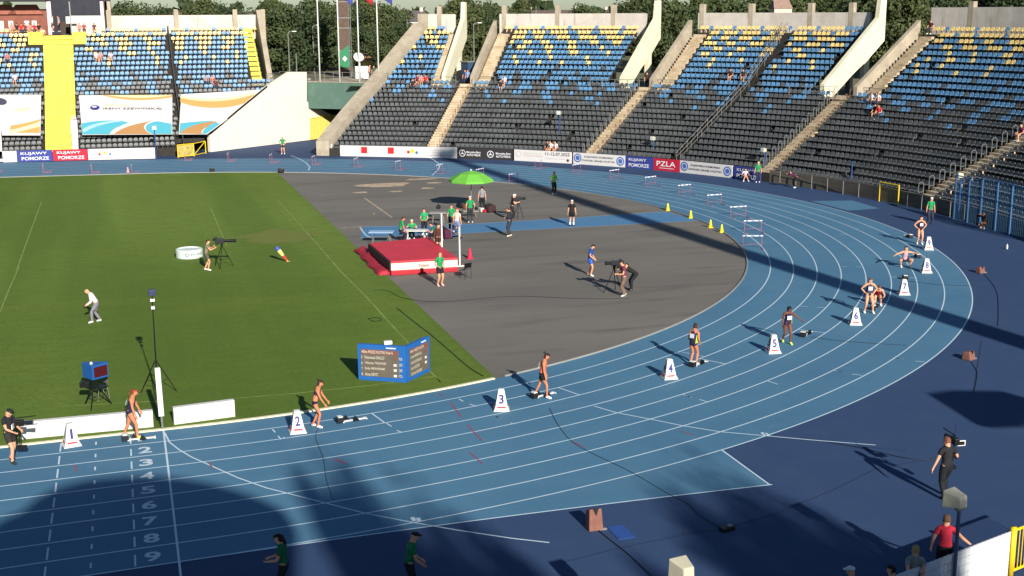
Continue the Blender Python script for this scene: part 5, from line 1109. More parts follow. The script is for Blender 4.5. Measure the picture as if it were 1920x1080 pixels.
o=MB().tube((pA[0]+.12,pA[1],hA*.74),(pB[0]-.0,pB[1]-.08,hB*.78),.02,n=8).build('crossbar',mat('bar',(176,160,140),.5)); tag(o,'thin crossbar resting between the high jump uprights','crossbar')
def table(label,ua,ub,v,wd,h=.74,grp=None,m=None):
    a,b_=G(ua,v,h),G(ub,v-(ub-ua)*.0,h); c=(a+b_)/2; L=np.linalg.norm(b_-a); t=thing('table',label,'table',(c[0],c[1],.01),math.atan2(b_[1]-a[1],b_[0]-a[0]),grp)
    mb=MB(); mb.box((0,0,h-.03),(L,wd,.05)); mb.build('table_top',m or WHITEP,t,bevel=.01)
    for sx in (-1,1):
        for sy in (-1,1): mb=MB(); mb.tube((sx*(L/2-.2),sy*(wd/2-.1),0),(sx*(L/2-.28),sy*(wd/2-.14),h-.05),.022,n=6); mb.build('leg',WHITEP if m is None else STEEL,t)
    return t
table('white folding table of the seated officials',757,803,431,.75); table('pale blue topped table left of the seated officials',692,738,434,.8,m=mat('pale blue top',(150,176,206),.6))
table('low grey bench covered with bags behind the umbrella officials',848,898,395,.5,h=.45,m=mat('bench grey',(150,140,130),.7)); table('small grey desk with equipment left of the umbrella',805,838,398,.6,h=.75,m=mat('desk grey',(150,144,140),.7))
def bag(u,v,z,sz,c,label,name='bag',cat='bag'):
    p=G(u,v,z); t=thing(name,label,cat,(p[0],p[1],z+.01),random.uniform(0,3)); mb=MB(); mb.box((0,0,sz[2]/2),sz); mb.build('body',mat('bag %d %d %d'%c,c,.8,.15,5),t,bevel=min(sz)*.25); mb=MB(); mb.path([(-sz[0]*.25,0,sz[2]),(-sz[0]*.15,0,sz[2]+.1),(sz[0]*.15,0,sz[2]+.1),(sz[0]*.25,0,sz[2])],.015); mb.build('handle',BLACKP,t)
bag(862,390,.46,(.5,.3,.32),(30,28,30),'black sports bag at the left end of the low bench'); bag(872,392,.46,(.4,.3,.3),(96,60,50),'brown sports bag in the middle of the low bench'); bag(915,392,0,(.6,.4,.34),(34,34,38),'black sports bag on the ground under the umbrella')
bag(903,397,0,(.55,.35,.28),(206,206,190),'white bag on the ground under the umbrella'); bag(910,398,0,(.35,.3,.2),(180,40,60),'small red bag on the ground under the umbrella'); bag(822,392,.76,(.35,.25,.25),(34,34,36),'black equipment case on the small grey desk')
bag(838,448,0,(.5,.45,.62),(74,30,58),'plum coloured crate behind the high jump uprights','crate','crate'); bag(920,398,0,(.7,.5,.5),(60,36,40),'dark brown kit bag at the foot of the umbrella')
# trolley
p=G(852,446); t=thing('trolley','grey blue trolley with tubes behind the high jump uprights','trolley',(p[0],p[1],.01),.3); tb=mat('trolley blue',(70,90,130),.5)
mb=MB(); mb.box((0,0,.5),(.7,.45,.04)); mb.box((0,0,.2),(.7,.45,.04)); mb.build('shelf',tb,t)
mb=MB()
for sx in (-.33,.33):
    for sy in (-.2,.2): mb.tube((sx,sy,.05),(sx,sy,.9),.018,n=6)
mb.tube((-.33,-.2,.9),(.33,-.2,.9),.018); mb.tube((-.33,.2,.9),(.33,.2,.9),.018); mb.build('frame',STEEL,t)
for sx in (-.3,.3): mb=MB(); mb.tube((sx,-.22,.05),(sx,-.18,.05),.05,n=10); mb.build('wheel',BLACKP,t)
# wheelchair-like black chairs in shade behind: folding chair by the mat
p=G(873,522); t=thing('chair','black metal framed chair on the asphalt right of the high jump mat','chair',(p[0],p[1],.01),math.radians(200))
mb=MB(); mb.box((0,0,.45),(.44,.44,.03)); mb.build('seat',mat('chair grey',(96,92,92),.7),t); mb=MB(); mb.box((0,.22,.72),(.44,.03,.26),rx=-.15); mb.build('backrest',BLACKP,t)
for sx in (-.2,.2):
    for sy in (-.2,.2): mb=MB(); mb.tube((sx,sy*1.15,0),(sx,sy,.45),.014,n=6); mb.build('leg',BLACKP,t)
    mb=MB(); mb.tube((sx,.2,.45),(sx,.24,.86),.014,n=6); mb.build('back_post',BLACKP,t)
# umbrella
p=G(884,392); t=thing('parasol','large lime green parasol over the bags and officials','parasol',(p[0],p[1],.01),.3)
mb=MB(); mb.tube((0,0,0),(0,0,2.55),.03,n=8); mb.build('pole',STEEL,t); mb=MB(); mb.lathe((0,0,0),[(.3,0),(.3,.08),(.06,.12),(.05,.3)],n=16); mb.build('base',BLACKP,t)
R_=1.62; V=[(0,0,2.75)]; F=[]
for i in range(8):
    a=i*math.pi/4; 
    for r,z in ((.85,2.56),(R_,2.12),(R_,1.97)): V.append((r*math.cos(a),r*math.sin(a),z))
for i in range(8):
    a=1+3*i; b_=1+3*((i+1)%8); F+=[(0,a,b_),(a,a+1,b_+1,b_),(a+1,a+2,b_+2,b_+1)]
mb=MB(); mb.add(V,F); co=mb.build('canopy',mat('parasol lime',(104,172,64),.7,.05,2),t); md=co.modifiers.new('s','SOLIDIFY'); md.thickness=.012
for i in range(8): a=i*math.pi/4; mb=MB(); mb.tube((0,0,2.3),(R_*math.cos(a)*.96,R_*math.sin(a)*.96,2.10),.012,n=5); mb.build('rib',STEEL,t)
mb=MB(); mb.lathe((0,0,2.73),[(.04,0),(.06,.05),(.02,.12)],n=8); mb.build('finial',WHITEP,t)
# ================================================================ CAMERAS AND SPEAKERS
def tripod(t,h,sp,m=BLACKP,r=.018,spread=True):
    for i in range(3):
        a=i*2*math.pi/3+.4; mb=MB(); mb.tube((0,0,h),(sp*math.cos(a),sp*math.sin(a),0),r*1.2,r,n=6)
        if spread: mb.tube((0,0,h*.35),(sp*.6*math.cos(a),sp*.6*math.sin(a),h*.4),r*.7,n=5)
        mb.build('tripod_leg',m,t)
def tvcam(u,v,rz,label,lens=.45,h=1.2,sp=.5,tilt=0.,lr=.075):
    p=G(u,v); t=thing('television_camera',label,'television camera',(p[0],p[1],.01),math.radians(rz)); tripod(t,h,sp)
    mb=MB(); mb.tube((0,0,h-.05),(0,0,h+.08),.07,n=10); mb.build('head',BLACKP,t)
    mb=MB(); mb.box((-.1,0,h+.22),(.5,.2,.26)); mb.box((-.3,0,h+.40),(.16,.1,.1)); mb.build('body',mat('camera dark',(36,38,42),.5),t,bevel=.02)
    mb=MB(); mb.tube((.14,0,h+.22),(.14+lens,0,h+.22),lr,lr*1.15,n=14); mb.box((.14+lens,0,h+.22),(.1,.18,.17)); mb.build('lens',BLACKP,t)
    mb=MB(); mb.box((-.42,.02,h+.3),(.12,.18,.12)); mb.build('viewfinder',BLACKP,t)
    mb=MB(); mb.tube((-.1,.05,h+.1),(-.65,.2,h-.12),.013,n=6); mb.tube((-.1,-.05,h+.1),(-.6,-.2,h-.1),.013,n=6); mb.build('pan_bar',BLACKP,t); return t
tvcam(418,501,RT+5,'long lens television camera on a black tripod on the grass',.6,1.25,.6); tvcam(1151,548,LF-6,'television camera on tripod on the asphalt facing left',.28,1.25,.55); tvcam(972,410,RT,'small television camera on tripod behind the person in dark grey',.3,1.15,.4)
def rig(u,v,rz,h,label,pos=None):
    p=G(u,v) if pos is None else pos; t=thing('stabilised_camera',label,'camera rig',(p[0],p[1],0),math.radians(rz))
    mb=MB(); mb.box((.0,0,h),(.36,.16,.2)); mb.build('body',BLACKP,t,bevel=.02); mb=MB(); mb.tube((.18,0,h),(.46,0,h),.06,.075,n=12); mb.build('lens',mat('lens',(30,34,42),.3),t)
    mb=MB(); mb.box((-.12,-.16,h-.05),(.03,.24,.16)); mb.build('monitor',WHITEP,t); mb=MB(); mb.box((-.1385,-.16,h-.05),(.006,.18,.11)); mb.build('screen',BLACKP,t)
    mb=MB(); mb.tube((0,0,h-.1),(0,0,h-.78),.018,n=8); mb.box((.05,0,h-.8),(.3,.14,.1)); mb.build('post',BLACKP,t)
    mb=MB(); mb.path([(0,0,h-.3),(-.2,.15,h-.38),(-.32,.05,h-.45)],.02); mb.build('arm',BLACKP,t); mb=MB(); mb.tube((-.05,0,h+.16),(.55,.05,h+.2),.018,n=6); mb.build('microphone',BLACKP,t); mb=MB(); mb.tube((-.1,.05,h+.1),(-.12,.06,h+.5),.006,n=4); mb.build('antenna',BLACKP,t)
q=G(40,862); rig(0,0,-10,1.22,'stabilised camera rig carried by the operator in the black cap',q); q=G(1782,925); rig(0,0,AW+10,1.62,'stabilised camera rig carried on the dark blue apron',q)
# windsock shaped fan flag
p=G(540,491); t=thing('wind_cone','leaning wind cone with blue, yellow and red bands on the grass','wind cone',(p[0],p[1],.01)); a=CR*-1; top=G(519,466,.0); 
ax=np.array([-.62,.12,.0])*1.0; hh=.86
def seg(f0,f1,r0,r1,m,nm): mb=MB(); A=np.array([ax[0]*f0,ax[1]*f0,hh*f0]); B2=np.array([ax[0]*f1,ax[1]*f1,hh*f1]); mb.tube(tuple(A),tuple(B2),r0,r1,n=14); mb.build(nm,m,t)
seg(0,.1,.03,.05,mat('sock orange',(226,150,50),.6),'tip'); seg(.1,.42,.05,.09,mat('sock red',(196,60,50),.6),'red_band'); seg(.42,.78,.09,.13,mat('sock yellow',(222,206,120),.6),'yellow_band'); seg(.78,1.0,.13,.13,mat('sock blue',(70,84,150),.6),'blue_band'); mb=MB(); mb.tube((0,0,0),(.12,-.1,.02),.02,n=5); mb.tube((-.1,.02,.02),(.1,.02,.02),.02); mb.build('stand',STEEL,t)
# round tub
p=G(356,484); t=thing('round_plinth','low round white plinth with printed lettering on the grass','plinth',(p[0],p[1]+.3,.01))
mb=MB(); mb.lathe((0,0,0),[(.74,0),(.76,.03),(.76,.46),(.72,.50),(.66,.50),(.66,.44)],n=40); mb.build('drum',mat('plinth white',(196,206,200),.6,.04,2),t)
mb=MB()
for i,ch in enumerate('IM. IRENY'):
    if ch==' ': continue
    a=math.radians(-88+i*7.5); c=np.array([.768*math.cos(a),.768*math.sin(a),.2]); text(mb,ch,c,(-math.sin(a),math.cos(a),0),(0,0,1),.07,.12)
mb.build('lettering',mat('plinth grey',(110,124,124),.7),t)
mb=MB(); a=math.radians(-103); c=np.array([.768*math.cos(a),.768*math.sin(a),.25]); n_=20; rr_=np.array([-math.sin(a),math.cos(a),0]); A=[tuple(c+rr_*.11*math.cos(q)+np.array([0,0,.11*math.sin(q)])) for q in np.linspace(0,2*math.pi,n_,endpoint=False)]; B2=[tuple(c+rr_*.06*math.cos(q)+np.array([0,0,.06*math.sin(q)])) for q in np.linspace(0,2*math.pi,n_,endpoint=False)]
mb.add(A+B2,[(i,(i+1)%n_,n_+(i+1)%n_,n_+i) for i in range(n_)]); mb.build('emblem',mat('plinth grey',(110,124,124),.7),t)
# timing clock on tripod
p=G(180,762); t=thing('timing_clock','blue two sided timing clock on a black tripod on the grass','timing clock',(p[0],p[1],.01),math.radians(-10)); tripod(t,.95,.55,r=.025)
cb=mat('clock blue',(30,86,150),.5); mb=MB(); mb.prism([(-.42,.22,1.05),(.02,-.30,1.05),(.48,.18,1.05),(.44,.30,1.05),(-.38,.34,1.05)],(0,0,.52)); mb.build('housing',cb,t)
mb=MB(); a=np.array([.07,-.255,0]); b_=np.array([.45,.14,0]); nx=np.array([.72,-.69,0]); mb.prism([tuple(a+[0,0,1.12]+nx*.012),tuple(b_+[0,0,1.12]+nx*.012),tuple(b_+[0,0,1.5]+nx*.012),tuple(a+[0,0,1.5]+nx*.012)],tuple(nx*.01)); mb.build('display',mat('dark red display',(70,20,26),.4),t)
mb=MB(); mb.lathe((-.05,0,1.57),[(.05,0),(.05,.06),(.02,.08)],n=10); mb.build('knob',WHITEP,t); mb=MB(); mb.box((-.30,-.1,.86),(.34,.24,.2)); mb.box((-.32,-.22,.98),(.1,.1,.1)); mb.build('camera_head',BLACKP,t,bevel=.02)
p=G(190,752); t=thing('chair','grey folding chair standing behind the timing clock','chair',(p[0],p[1]+.3,.01),math.radians(30)); mb=MB(); mb.box((0,0,.46),(.42,.4,.03)); mb.build('seat',BLACKP,t); mb=MB(); mb.box((.19,0,.78),(.03,.4,.4),ry=.1); mb.build('backrest',mat('chair grey',(96,92,92),.7),t)
for sx in (-.19,.19):
    for sy in (-.18,.18): mb=MB(); mb.tube((sx*1.2,sy,0),(sx*.9,sy,.46),.014,n=6); mb.build('leg',STEEL,t)
# tall mast camera
p=G(296,741); t=thing('camera_mast','tall thin black mast on a tripod with a small camera on top, on the grass','camera mast',(p[0],p[1],.01)); d=ray(285,552); k=np.linalg.norm(p[:2]-CC[:2])/np.linalg.norm(d[:2]); tp=CC+d*k; h=tp[2]; off=(tp-p)
tripod(t,1.35,.75,r=.016); mb=MB(); mb.tube((0,0,.3),(off[0],off[1],h),.03,.016,n=8); mb.build('mast',BLACKP,t); mb=MB(); mb.box((off[0],off[1],h+.06),(.26,.2,.24)); mb.build('camera',mat('mast cam',(50,52,84),.5),t,bevel=.02); mb=MB(); mb.box((off[0],off[1],h-.22),(.16,.16,.08)); mb.build('collar',WHITEP,t); mb=MB(); mb.box((off[0],off[1],h-.5),(.12,.14,.1)); mb.build('clamp',WHITEP,t)
# finish post
p=G(305,806); t=thing('finish_post','white finish post standing on the inner edge at the finish line','finish post',(p[0],p[1],.01)); d=ray(295,690); k=np.linalg.norm(p[:2]-CC[:2])/np.linalg.norm(d[:2]); tp=CC+d*k; off=tp-p; h=tp[2]; lx=off[0]/h
mb=MB(); mb.tube((0,0,0),(lx*.5,0,.5),.035,n=8); mb.build('foot_tube',STEEL,t); mb=MB(); mb.prism([(lx*.5-.09,-.05,.48),(lx*.5+.09,-.05,.48),(lx*.5+.09,.05,.48),(lx*.5-.09,.05,.48)],(lx*(h-.48),0,h-.48)); mb.build('post',WHITEP,t,bevel=.015)
# LED board
A_,B_,C_=G(672,712),G(762,718),G(807,696)
t=thing('results_display','blue folding results display with two grey screens of athlete names on the grass','results display',tuple((A_+C_)/2)); hb=1.42
blue=mat('display blue',(34,92,158),.5,.04,2); scr=mat('display screen',(98,90,80),.5,.08,3); lt=mat('display text',(196,190,170),.6); rdm=mat('display red',(120,74,66),.6)
def panel(P,Q,tw,lines,sgn,x0=.06,x1=.94,nm='panel'):
    r=(Q-P); L=np.linalg.norm(r); r/=L; n=np.array([r[1],-r[0],0]); up=np.array([0,0,1.]); 
    mb=MB(); mb.prism([tuple(P),tuple(Q),tuple(Q+up*hb),tuple(P+up*hb)],tuple(-n*.16)); pan=mb.build('housing',blue,t,world=True,bevel=.01)
    o=P+n*.012; mb=MB(); mb.prism([tuple(o+r*L*x0+up*.17),tuple(o+r*L*x1+up*.17),tuple(o+r*L*x1+up*1.24),tuple(o+r*L*x0+up*1.24)],tuple(-n*.01)); s_=mb.build('screen',scr,t,world=True)
    mb=MB(); o=P+n*.018; mb.add([tuple(o+r*L*(x0+.01)+up*1.06),tuple(o+r*L*(x1-.01)+up*1.06),tuple(o+r*L*(x1-.01)+up*1.23),tuple(o+r*L*(x0+.01)+up*1.23)],[(0,1,2,3)],1)
    o=P+n*.024
    mb.m=[0]; mb.build('title_bar',rdm,t,world=True)
    for s2,a,b2,z,hh in lines: mb=MB(); text(mb,s2,o+r*L*a+up*z,r,up,L*(b2-a),hh); mb.build('lettering',lt,t,world=True)
    for z,c in tw: mb=MB(); mb.box(tuple(o+r*L*.78+up*(z+.05)),(.12,.012,.09),math.atan2(r[1],r[0])); mb.build('flag',rdm if c==1 else mat('flag white',(206,206,200),.6),t,world=True)
    mb=MB(); oo=P+n*.02+r*L*(.70)+up*1.33; mb.box(tuple(oo),(L*.2,.02,.045),math.atan2(r[1],r[0])); mb.build('nameplate',WHITEP,t,world=True)
Bc=B_+(A_-B_)*.0
panel(A_,B_,((.86,1),(.62,2),(.42,2),(.2,2)),[('400m PRZEZ PŁOTKI Finał A',.09,.74,1.09,.11),('5',.08,.10,.87,.11),('Fatoumata DIALLO',.15,.56,.87,.12),('POR',.86,.93,.87,.11),('6',.08,.10,.64,.11),('Viktoriya TKACHUK',.15,.60,.64,.12),('UKR',.86,.93,.64,.11),('7',.08,.10,.42,.11),('Emily NEWNHAM',.15,.56,.42,.12),('GBR',.86,.93,.42,.11),('8',.08,.10,.20,.11),('Anna GRYC',.15,.42,.20,.12),('POL',.86,.93,.20,.11)],1,.07,.86)
r1=(B_-A_)/np.linalg.norm(B_-A_); Bs=B_+(C_-B_)/np.linalg.norm(C_-B_)*.12
panel(Bs,C_,((.86,1),(.62,2),(.42,2)),[('400m PRZEZ PŁOTKI',.1,.7,1.09,.11),('Louise MARAVAL',.12,.6,.87,.12),('Andrea ROOSKRANTZ',.12,.6,.64,.12),('Line KLOSTER',.12,.5,.42,.12),('Carolina KRAFZIK',.12,.6,.2,.12)],1,.08,.92)
for s_ in range(1):
    mb=MB(); c=A_+(B_-A_)*.66; c=c+np.array([.0,.2,hb+.08]); mb.box(tuple(c),(.32,.2,.14)); mb.build('projector',WHITEP,t,world=True,bevel=.03)
# brown covered boxes, cables, small things on the apron
def covered(u,v,sz,label,rz=0):
    p=G(u,v); t=thing('covered_speaker',label,'speaker',(p[0],p[1],.006),rz,'covered loudspeakers on the apron'); mb=MB(); a,b_,c=sz; mb.add([(-a/2,-b_/2,0),(a/2,-b_/2,0),(a/2,b_/2,0),(-a/2,b_/2,0),(-a*.42,-b_*.30,c),(a*.42,-b_*.30,c),(a*.46,b_*.4,c*.86),(-a*.46,b_*.4,c*.86)],[(3,2,1,0),(4,5,6,7),(0,1,5,4),(1,2,6,5),(2,3,7,6),(3,0,4,7)])
    mb.build('cover',mat('brown cover',(124,84,72),.8,.15,5),t,bevel=.03); mb=MB(); mb.prism([(-a*.18,-b_*.32,c+.01),(a*.18,-b_*.32,c+.01),(0,-b_*.40,c*.72)],(0,-.02,0)); mb.build('flap',BLACKP,t); mb=MB(); mb.box((a*.5,-b_*.4,.03),(.2,.06,.05)); mb.build('plug',STEEL,t)
covered(1114,992,(.42,.36,.62),'brown covered speaker beside the small blue patch on the apron'); covered(1816,674,(.42,.4,.36),'brown covered speaker on the apron right of the outer lane',.4); covered(1838,512,(.40,.36,.36),'small brown covered speaker at the far right of the bend',.2)
def small(name,u,v,sz,m,label,cat,rz=0):
    p=G(u,v); t=thing(name,label,cat,(p[0],p[1],.008),rz); mb=MB(); mb.box((0,0,sz[2]/2),sz); mb.build('case',m,t,bevel=min(sz)*.2); mb=MB(); mb.box((sz[0]*.2,0,sz[2]+.012),(sz[0]*.3,sz[1]*.5,.022)); mb.build('lid',STEEL,t)
small('junction_box',1363,995,(.42,.22,.12),BLACKP,'black cable junction box lying on the dark blue apron','junction box',.2); small('loudspeaker',398,323,(.4,.35,.38),BLACKP,'black box speaker on the grass edge, left one','speaker'); small('loudspeaker',527,324,(.5,.4,.4),BLACKP,'black box speaker at the corner of the grass','speaker')
small('equipment_case',565,801,(.2,.15,.05),BLACKP,'tiny black box at the foot of the lane 2 marker','box') if False else None
p=G(1160,1000); b=MB(); q4=[G(1138,989),G(1168,985),G(1192,1008),G(1160,1013)]; b.prism([(a[0],a[1],.006) for a in q4],(0,0,.012)); o=b.build('rubber_patch',mat('patch blue',(44,76,140),.7,.06,3)); tag(o,'small square of brighter blue matting on the dark apron','mat')
p=G(1888,467); t=thing('bottle','small white bottle standing on the apron at the far right','bottle',(p[0],p[1],.006)); mb=MB(); mb.lathe((0,0,0),[(.05,0),(.055,.02),(.055,.2),(.025,.26),(.025,.3)],n=12); mb.build('body',WHITEP,t); mb=MB(); mb.lathe((0,0,.3),[(.03,0),(.03,.04)],n=10); mb.build('cap',BLUEP,t)
def cable(px,label,r=.018,smooth=True):
    P=[G(*p) for p in px]; Q=[]
    for i in range(len(P)-1):
        p0,p1,p2,p3=P[max(i-1,0)],P[i],P[i+1],P[min(i+2,len(P)-1)]
        for f in np.linspace(0,1,7)[:-1]: Q.append(.5*((2*p1)+(-p0+p2)*f+(2*p0-5*p1+4*p2-p3)*f*f+(-p0+3*p1-3*p2+p3)*f**3))
    Q.append(P[-1]); mb=MB(); mb.path([(a[0],a[1],.014) for a in Q],r,n=5); o=mb.build('cable',mat('cable black',(16,18,24),.6)); tag(o,label,'cable',group='cables lying on the ground')
cable([(597,803),(592,822),(606,860),(612,900),(625,940)],'thin cable running across the lanes from the lane 2 athlete',.008); cable([(1030,765),(1045,795),(1070,826),(1105,848),(1180,884),(1250,925),(1290,946),(1310,966),(1350,990)],'thin cable running from the lane 3 blocks to the junction box',.009)
cable([(1120,994),(1145,1014),(1180,1042),(1222,1082)],'black cable leading from the covered speaker to the bottom edge',.018); cable([(1845,514),(1868,545),(1872,590),(1870,612)],'cable trailing from the small covered speaker at the far right',.01); cable([(1820,678),(1832,700),(1826,735)],'cable behind the covered speaker right of the outer lane',.009)
cable([(744,578),(775,603),(810,630),(845,660),(880,690),(906,706)],'black cable along the border between grass and asphalt',.022); cable([(700,545),(725,545),(760,560),(830,566),(960,556),(1080,560),(1180,560)],'long thin cable curving over the asphalt in front of the mat',.012)
cable([(690,598),(702,603),(716,600),(705,596),(690,598)],'small coil of cable on the grass left of the asphalt',.015); cable([(1520,632),(1580,640),(1700,648)],'cable lying across the lanes from the lane 5 blocks',.008); cable([(1700,527),(1760,534),(1820,536)],'faint cable behind marker seven towards the apron',.008); cable([(1555,830),(1620,842),(1700,860),(1755,862)],'cable running towards the walking person on the apron',.012)
# ================================================================ FENCES, LAMPS, FRAMES
def floodlamp(u,vt,vb,label,head=True,pos=None,hz_=None,big=False):
    if pos is None: p=G(u,vb); d=ray(u,vt); k=np.linalg.norm(p[:2]-CC[:2])/np.linalg.norm(d[:2]); h=(CC+d*k)[2]
    else: p=pos; h=hz_
    t=thing('floodlight_post',label,'floodlight',(p[0],p[1],0),math.atan2(-p[1],-p[0]),'low floodlight posts around the track')
    mb=MB(); mb.tube((0,0,0),(0,0,h),.045,n=10); mb.build('pole',mat('pole slate',(70,84,110),.5) if pos is not None else BLUEP,t)
    if head:
        s=1.08 if big else 1.; mb=MB(); mb.add([(.30*s,-.22*s,h-.06),(.30*s,.22*s,h-.06),(.30*s,.20*s,h+.34*s),(.30*s,-.20*s,h+.34*s),(-.12*s,-.12*s,h),(-.12*s,.12*s,h),(-.10*s,.12*s,h+.26*s),(-.10*s,-.12*s,h+.26*s)],[(3,2,1,0),(4,5,6,7),(0,1,5,4),(1,2,6,5),(2,3,7,6),(3,0,4,7)]); mb.build('housing',mat('lamp housing',(186,180,156),.6,.05,4),t,bevel=.03)
        mb=MB(); mb.box((.306*s,0,h+.14*s),(.012,.34*s,.30*s)); mb.build('glass',mat('lamp glass',(200,204,206),.15),t); mb=MB(); mb.box((-.04,0,h-.02),(.1,.3*s,.06)); mb.build('bracket',STEEL,t)
floodlamp(1049,214,296,'blue floodlight post before the second section, left of the dated board text'); floodlamp(1225,262,312,'blue floodlight post behind the emblem board'); floodlamp(1432,284,336,'floodlight post at the foot of the third staircase'); floodlamp(1797,332,410,'floodlight post in front of the right staircase')
floodlamp(1595,302,362,'bare blue pole on the fence of the banded wall',head=False); floodlamp(293,242,297,'small floodlight post before the big IRENY banner')
floodlamp(0,0,0,'large floodlight on a slate pole in the lower right, in front of the fence spectators',pos=(17.42,-55.55),hz_=2.42,big=True); floodlamp(0,0,0,'floodlight head at the bottom edge with its pole out of view',pos=(9.65,-57.25),hz_=2.5,big=True)
def arcfence(label,a0,a1,rc,h,sp,m,name='fence',rails=(1.0,)):
    t=thing(name,label,'fence',(*polar(rc,(a0+a1)/2),0)); P=[polar(rc,a) for a in np.linspace(a0,a1,max(2,int(abs(a0-a1)/3)+1))]
    mb=MB()
    for f in rails: mb.path([(x,y,h*f) for x,y in P],.025,n=5)
    mb.build('rail',m,t,world=True); n=int(abs(a0-a1)*math.radians(1)*rc/sp)+1
    for a in np.linspace(a0,a1,n+1): x,y=polar(rc,a); mb=MB(); mb.tube((x,y,0),(x,y,h),.03,n=6); mb.build('post',m,t,world=True)
    return t
arcfence('grey steel fence in front of the banded wall on the right',18.2,5.3,53.25,1.12,1.9,STEEL); arcfence('grey steel fence between the yellow gate and the blue frames',3.2,-3.8,53.25,1.12,1.9,STEEL)
a,c=clampR(G(1666,376),53.2),clampR(G(1707,383),53.2); r=(c-a)/np.linalg.norm(c-a); t=thing('gate','yellow framed mesh gate in the fence of the banded wall','gate',tuple((a+c)/2)); mb=MB(); z=np.array([0,0,1.42]); mb.path([tuple(a),tuple(a+z),tuple(c+z),tuple(c)],.05,n=6); mb.build('frame',YEL,t,world=True)
mb=MB()
for i in range(1,12): mb.tube(tuple(a+(c-a)*i/12),tuple(a+(c-a)*i/12+z),.008,n=4)
for i in range(1,10): mb.tube(tuple(a+z*i/10),tuple(c+z*i/10),.008,n=4)
mb.build('mesh',mat('gate ochre',(140,120,50),.6),t,world=True)
for i,(ua,ub,va,vb) in enumerate(((1817,1842,409,416),(1842,1867,416,423),(1867,1893,423,432),(1893,1921,432,441),(1921,1952,441,452))):
    a,c=clampR(G(ua,va),53.05),clampR(G(ub,vb),53.05); t=thing('netting_frame',['leftmost blue netting frame at the right edge, beside the floodlight post','second blue netting frame from the left at the right edge','third blue netting frame, behind the crouching photographer','fourth blue netting frame, cut by the right edge','fifth blue netting frame outside the view'][i],'netting frame',tuple((a+c)/2),0,'blue netting frames standing before the right seats')
    pb_=mat('frame pale blue',(74,116,160),.5); z=np.array([0,0,2.95]); zz=z*(1 if i<2 else 1.08)
    for q in (a,c-(c-a)*.04): mb=MB(); mb.tube(tuple(q),tuple(q+zz),.055,n=8); mb.build('post',pb_,t,world=True)
    mb=MB(); mb.tube(tuple(a+zz),tuple(c+zz),.04,n=6); mb.tube(tuple(a+zz*.6),tuple(c+zz*.6),.025,n=6); mb.build('top_tube',pb_,t,world=True)
    mb=MB()
    for k in range(1,24): mb.tube(tuple(a+zz*k/24),tuple(c+zz*k/24),.009,n=4)
    for k in range(1,9): mb.tube(tuple(a+(c-a)*k/9),tuple(a+(c-a)*k/9+zz),.008,n=4)
    mb.build('net',mat('net blue',(60,104,140),.7),t,world=True)
# yellow railing left of the tunnel wall
t=thing('barrier','yellow crowd barrier with mesh at the left foot of the white tunnel wall','barrier',tuple(G(360,294))); P=[G(334,296),G(364,293),G(386,288)]
mb=MB(); z=np.array([0,0,1.25]); 
for q in P: mb.tube(tuple(q),tuple(q+z),.05,n=6)
mb.path([tuple(q+z) for q in P],.045); mb.path([tuple(q+z*.08) for q in P],.04); mb.path([tuple(P[1]+z*.1),tuple(P[2]+z)],.04); mb.build('frame',YEL,t,world=True)
mb=MB(); mb.prism([tuple(P[0]+z*.1),tuple(P[1]+z*.1),tuple(P[1]+z*.95),tuple(P[0]+z*.95)],(0,.02,0)); mb.build('sheet',mat('barrier ochre sheet',(176,158,84),.8,.3,3),t,world=True)
# feather flags
def feather(u,vb,h,label,wd=.62):
    p=clampR(G(u,vb)); t=thing('feather_flag',label,'feather flag',(p[0],p[1]-.0,0),0,'white feather flags before the left stand'); mb=MB(); mb.path([(-wd/2,0,0),(-wd/2,0,h*.8),(-wd*.2,0,h*.95),(wd*.3,0,h)],.02); mb.build('pole',WHITEP,t)
    mb=MB(); mb.prism([(-wd/2+.03,0,.35),(wd/2-.1,0,.35),(wd/2,0,h*.8),(wd*.4,0,h*.95),(-.02,0,h*.96),(-wd*.4,0,h*.86)],(0,.015,0)); s_=mb.build('sail',mat('flag cloth',(220,208,206),.7,.03,2),t)
    mb=MB()
    for i in range(5): mb.box((.02,-.004,h*(.3+.1*i)),(.3,.006,.06))
    mb.prism([(-.2,-.006,h*.86),(.0,-.006,h*.92),(.25,-.006,h*.92),(.28,-.006,h*.89),(.0,-.006,h*.88)],(0,.004,0)); mb.build('print',mat('flag print',(196,130,130),.7),s_); mb=MB(); mb.box((0,0,.04),(.5,.3,.08)); mb.build('foot',BLACKP,t)
feather(146,290,4.3,'white feather flag beside the yellow stairs'); feather(12,290,4.4,'white feather flag at the left edge'); 
# kiosk behind the gap
x,y=polar(69.5,58.3); t=thing('kiosk','blue kiosk on the walkway right of the narrow grandstand','kiosk',(x,y,6.06),.3); mb=MB(); mb.box((0,0,1.2),(1.6,1.4,2.4)); mb.build('wall',mat('kiosk blue',(44,66,96),.7),t); mb=MB(); mb.box((0,0,2.46),(1.8,1.6,.12)); mb.build('roof',STEEL,t); mb=MB(); mb.box((0,-.71,1.3),(1.0,.05,.8)); mb.build('window',mat('kiosk glass',(40,50,70),.2),t)
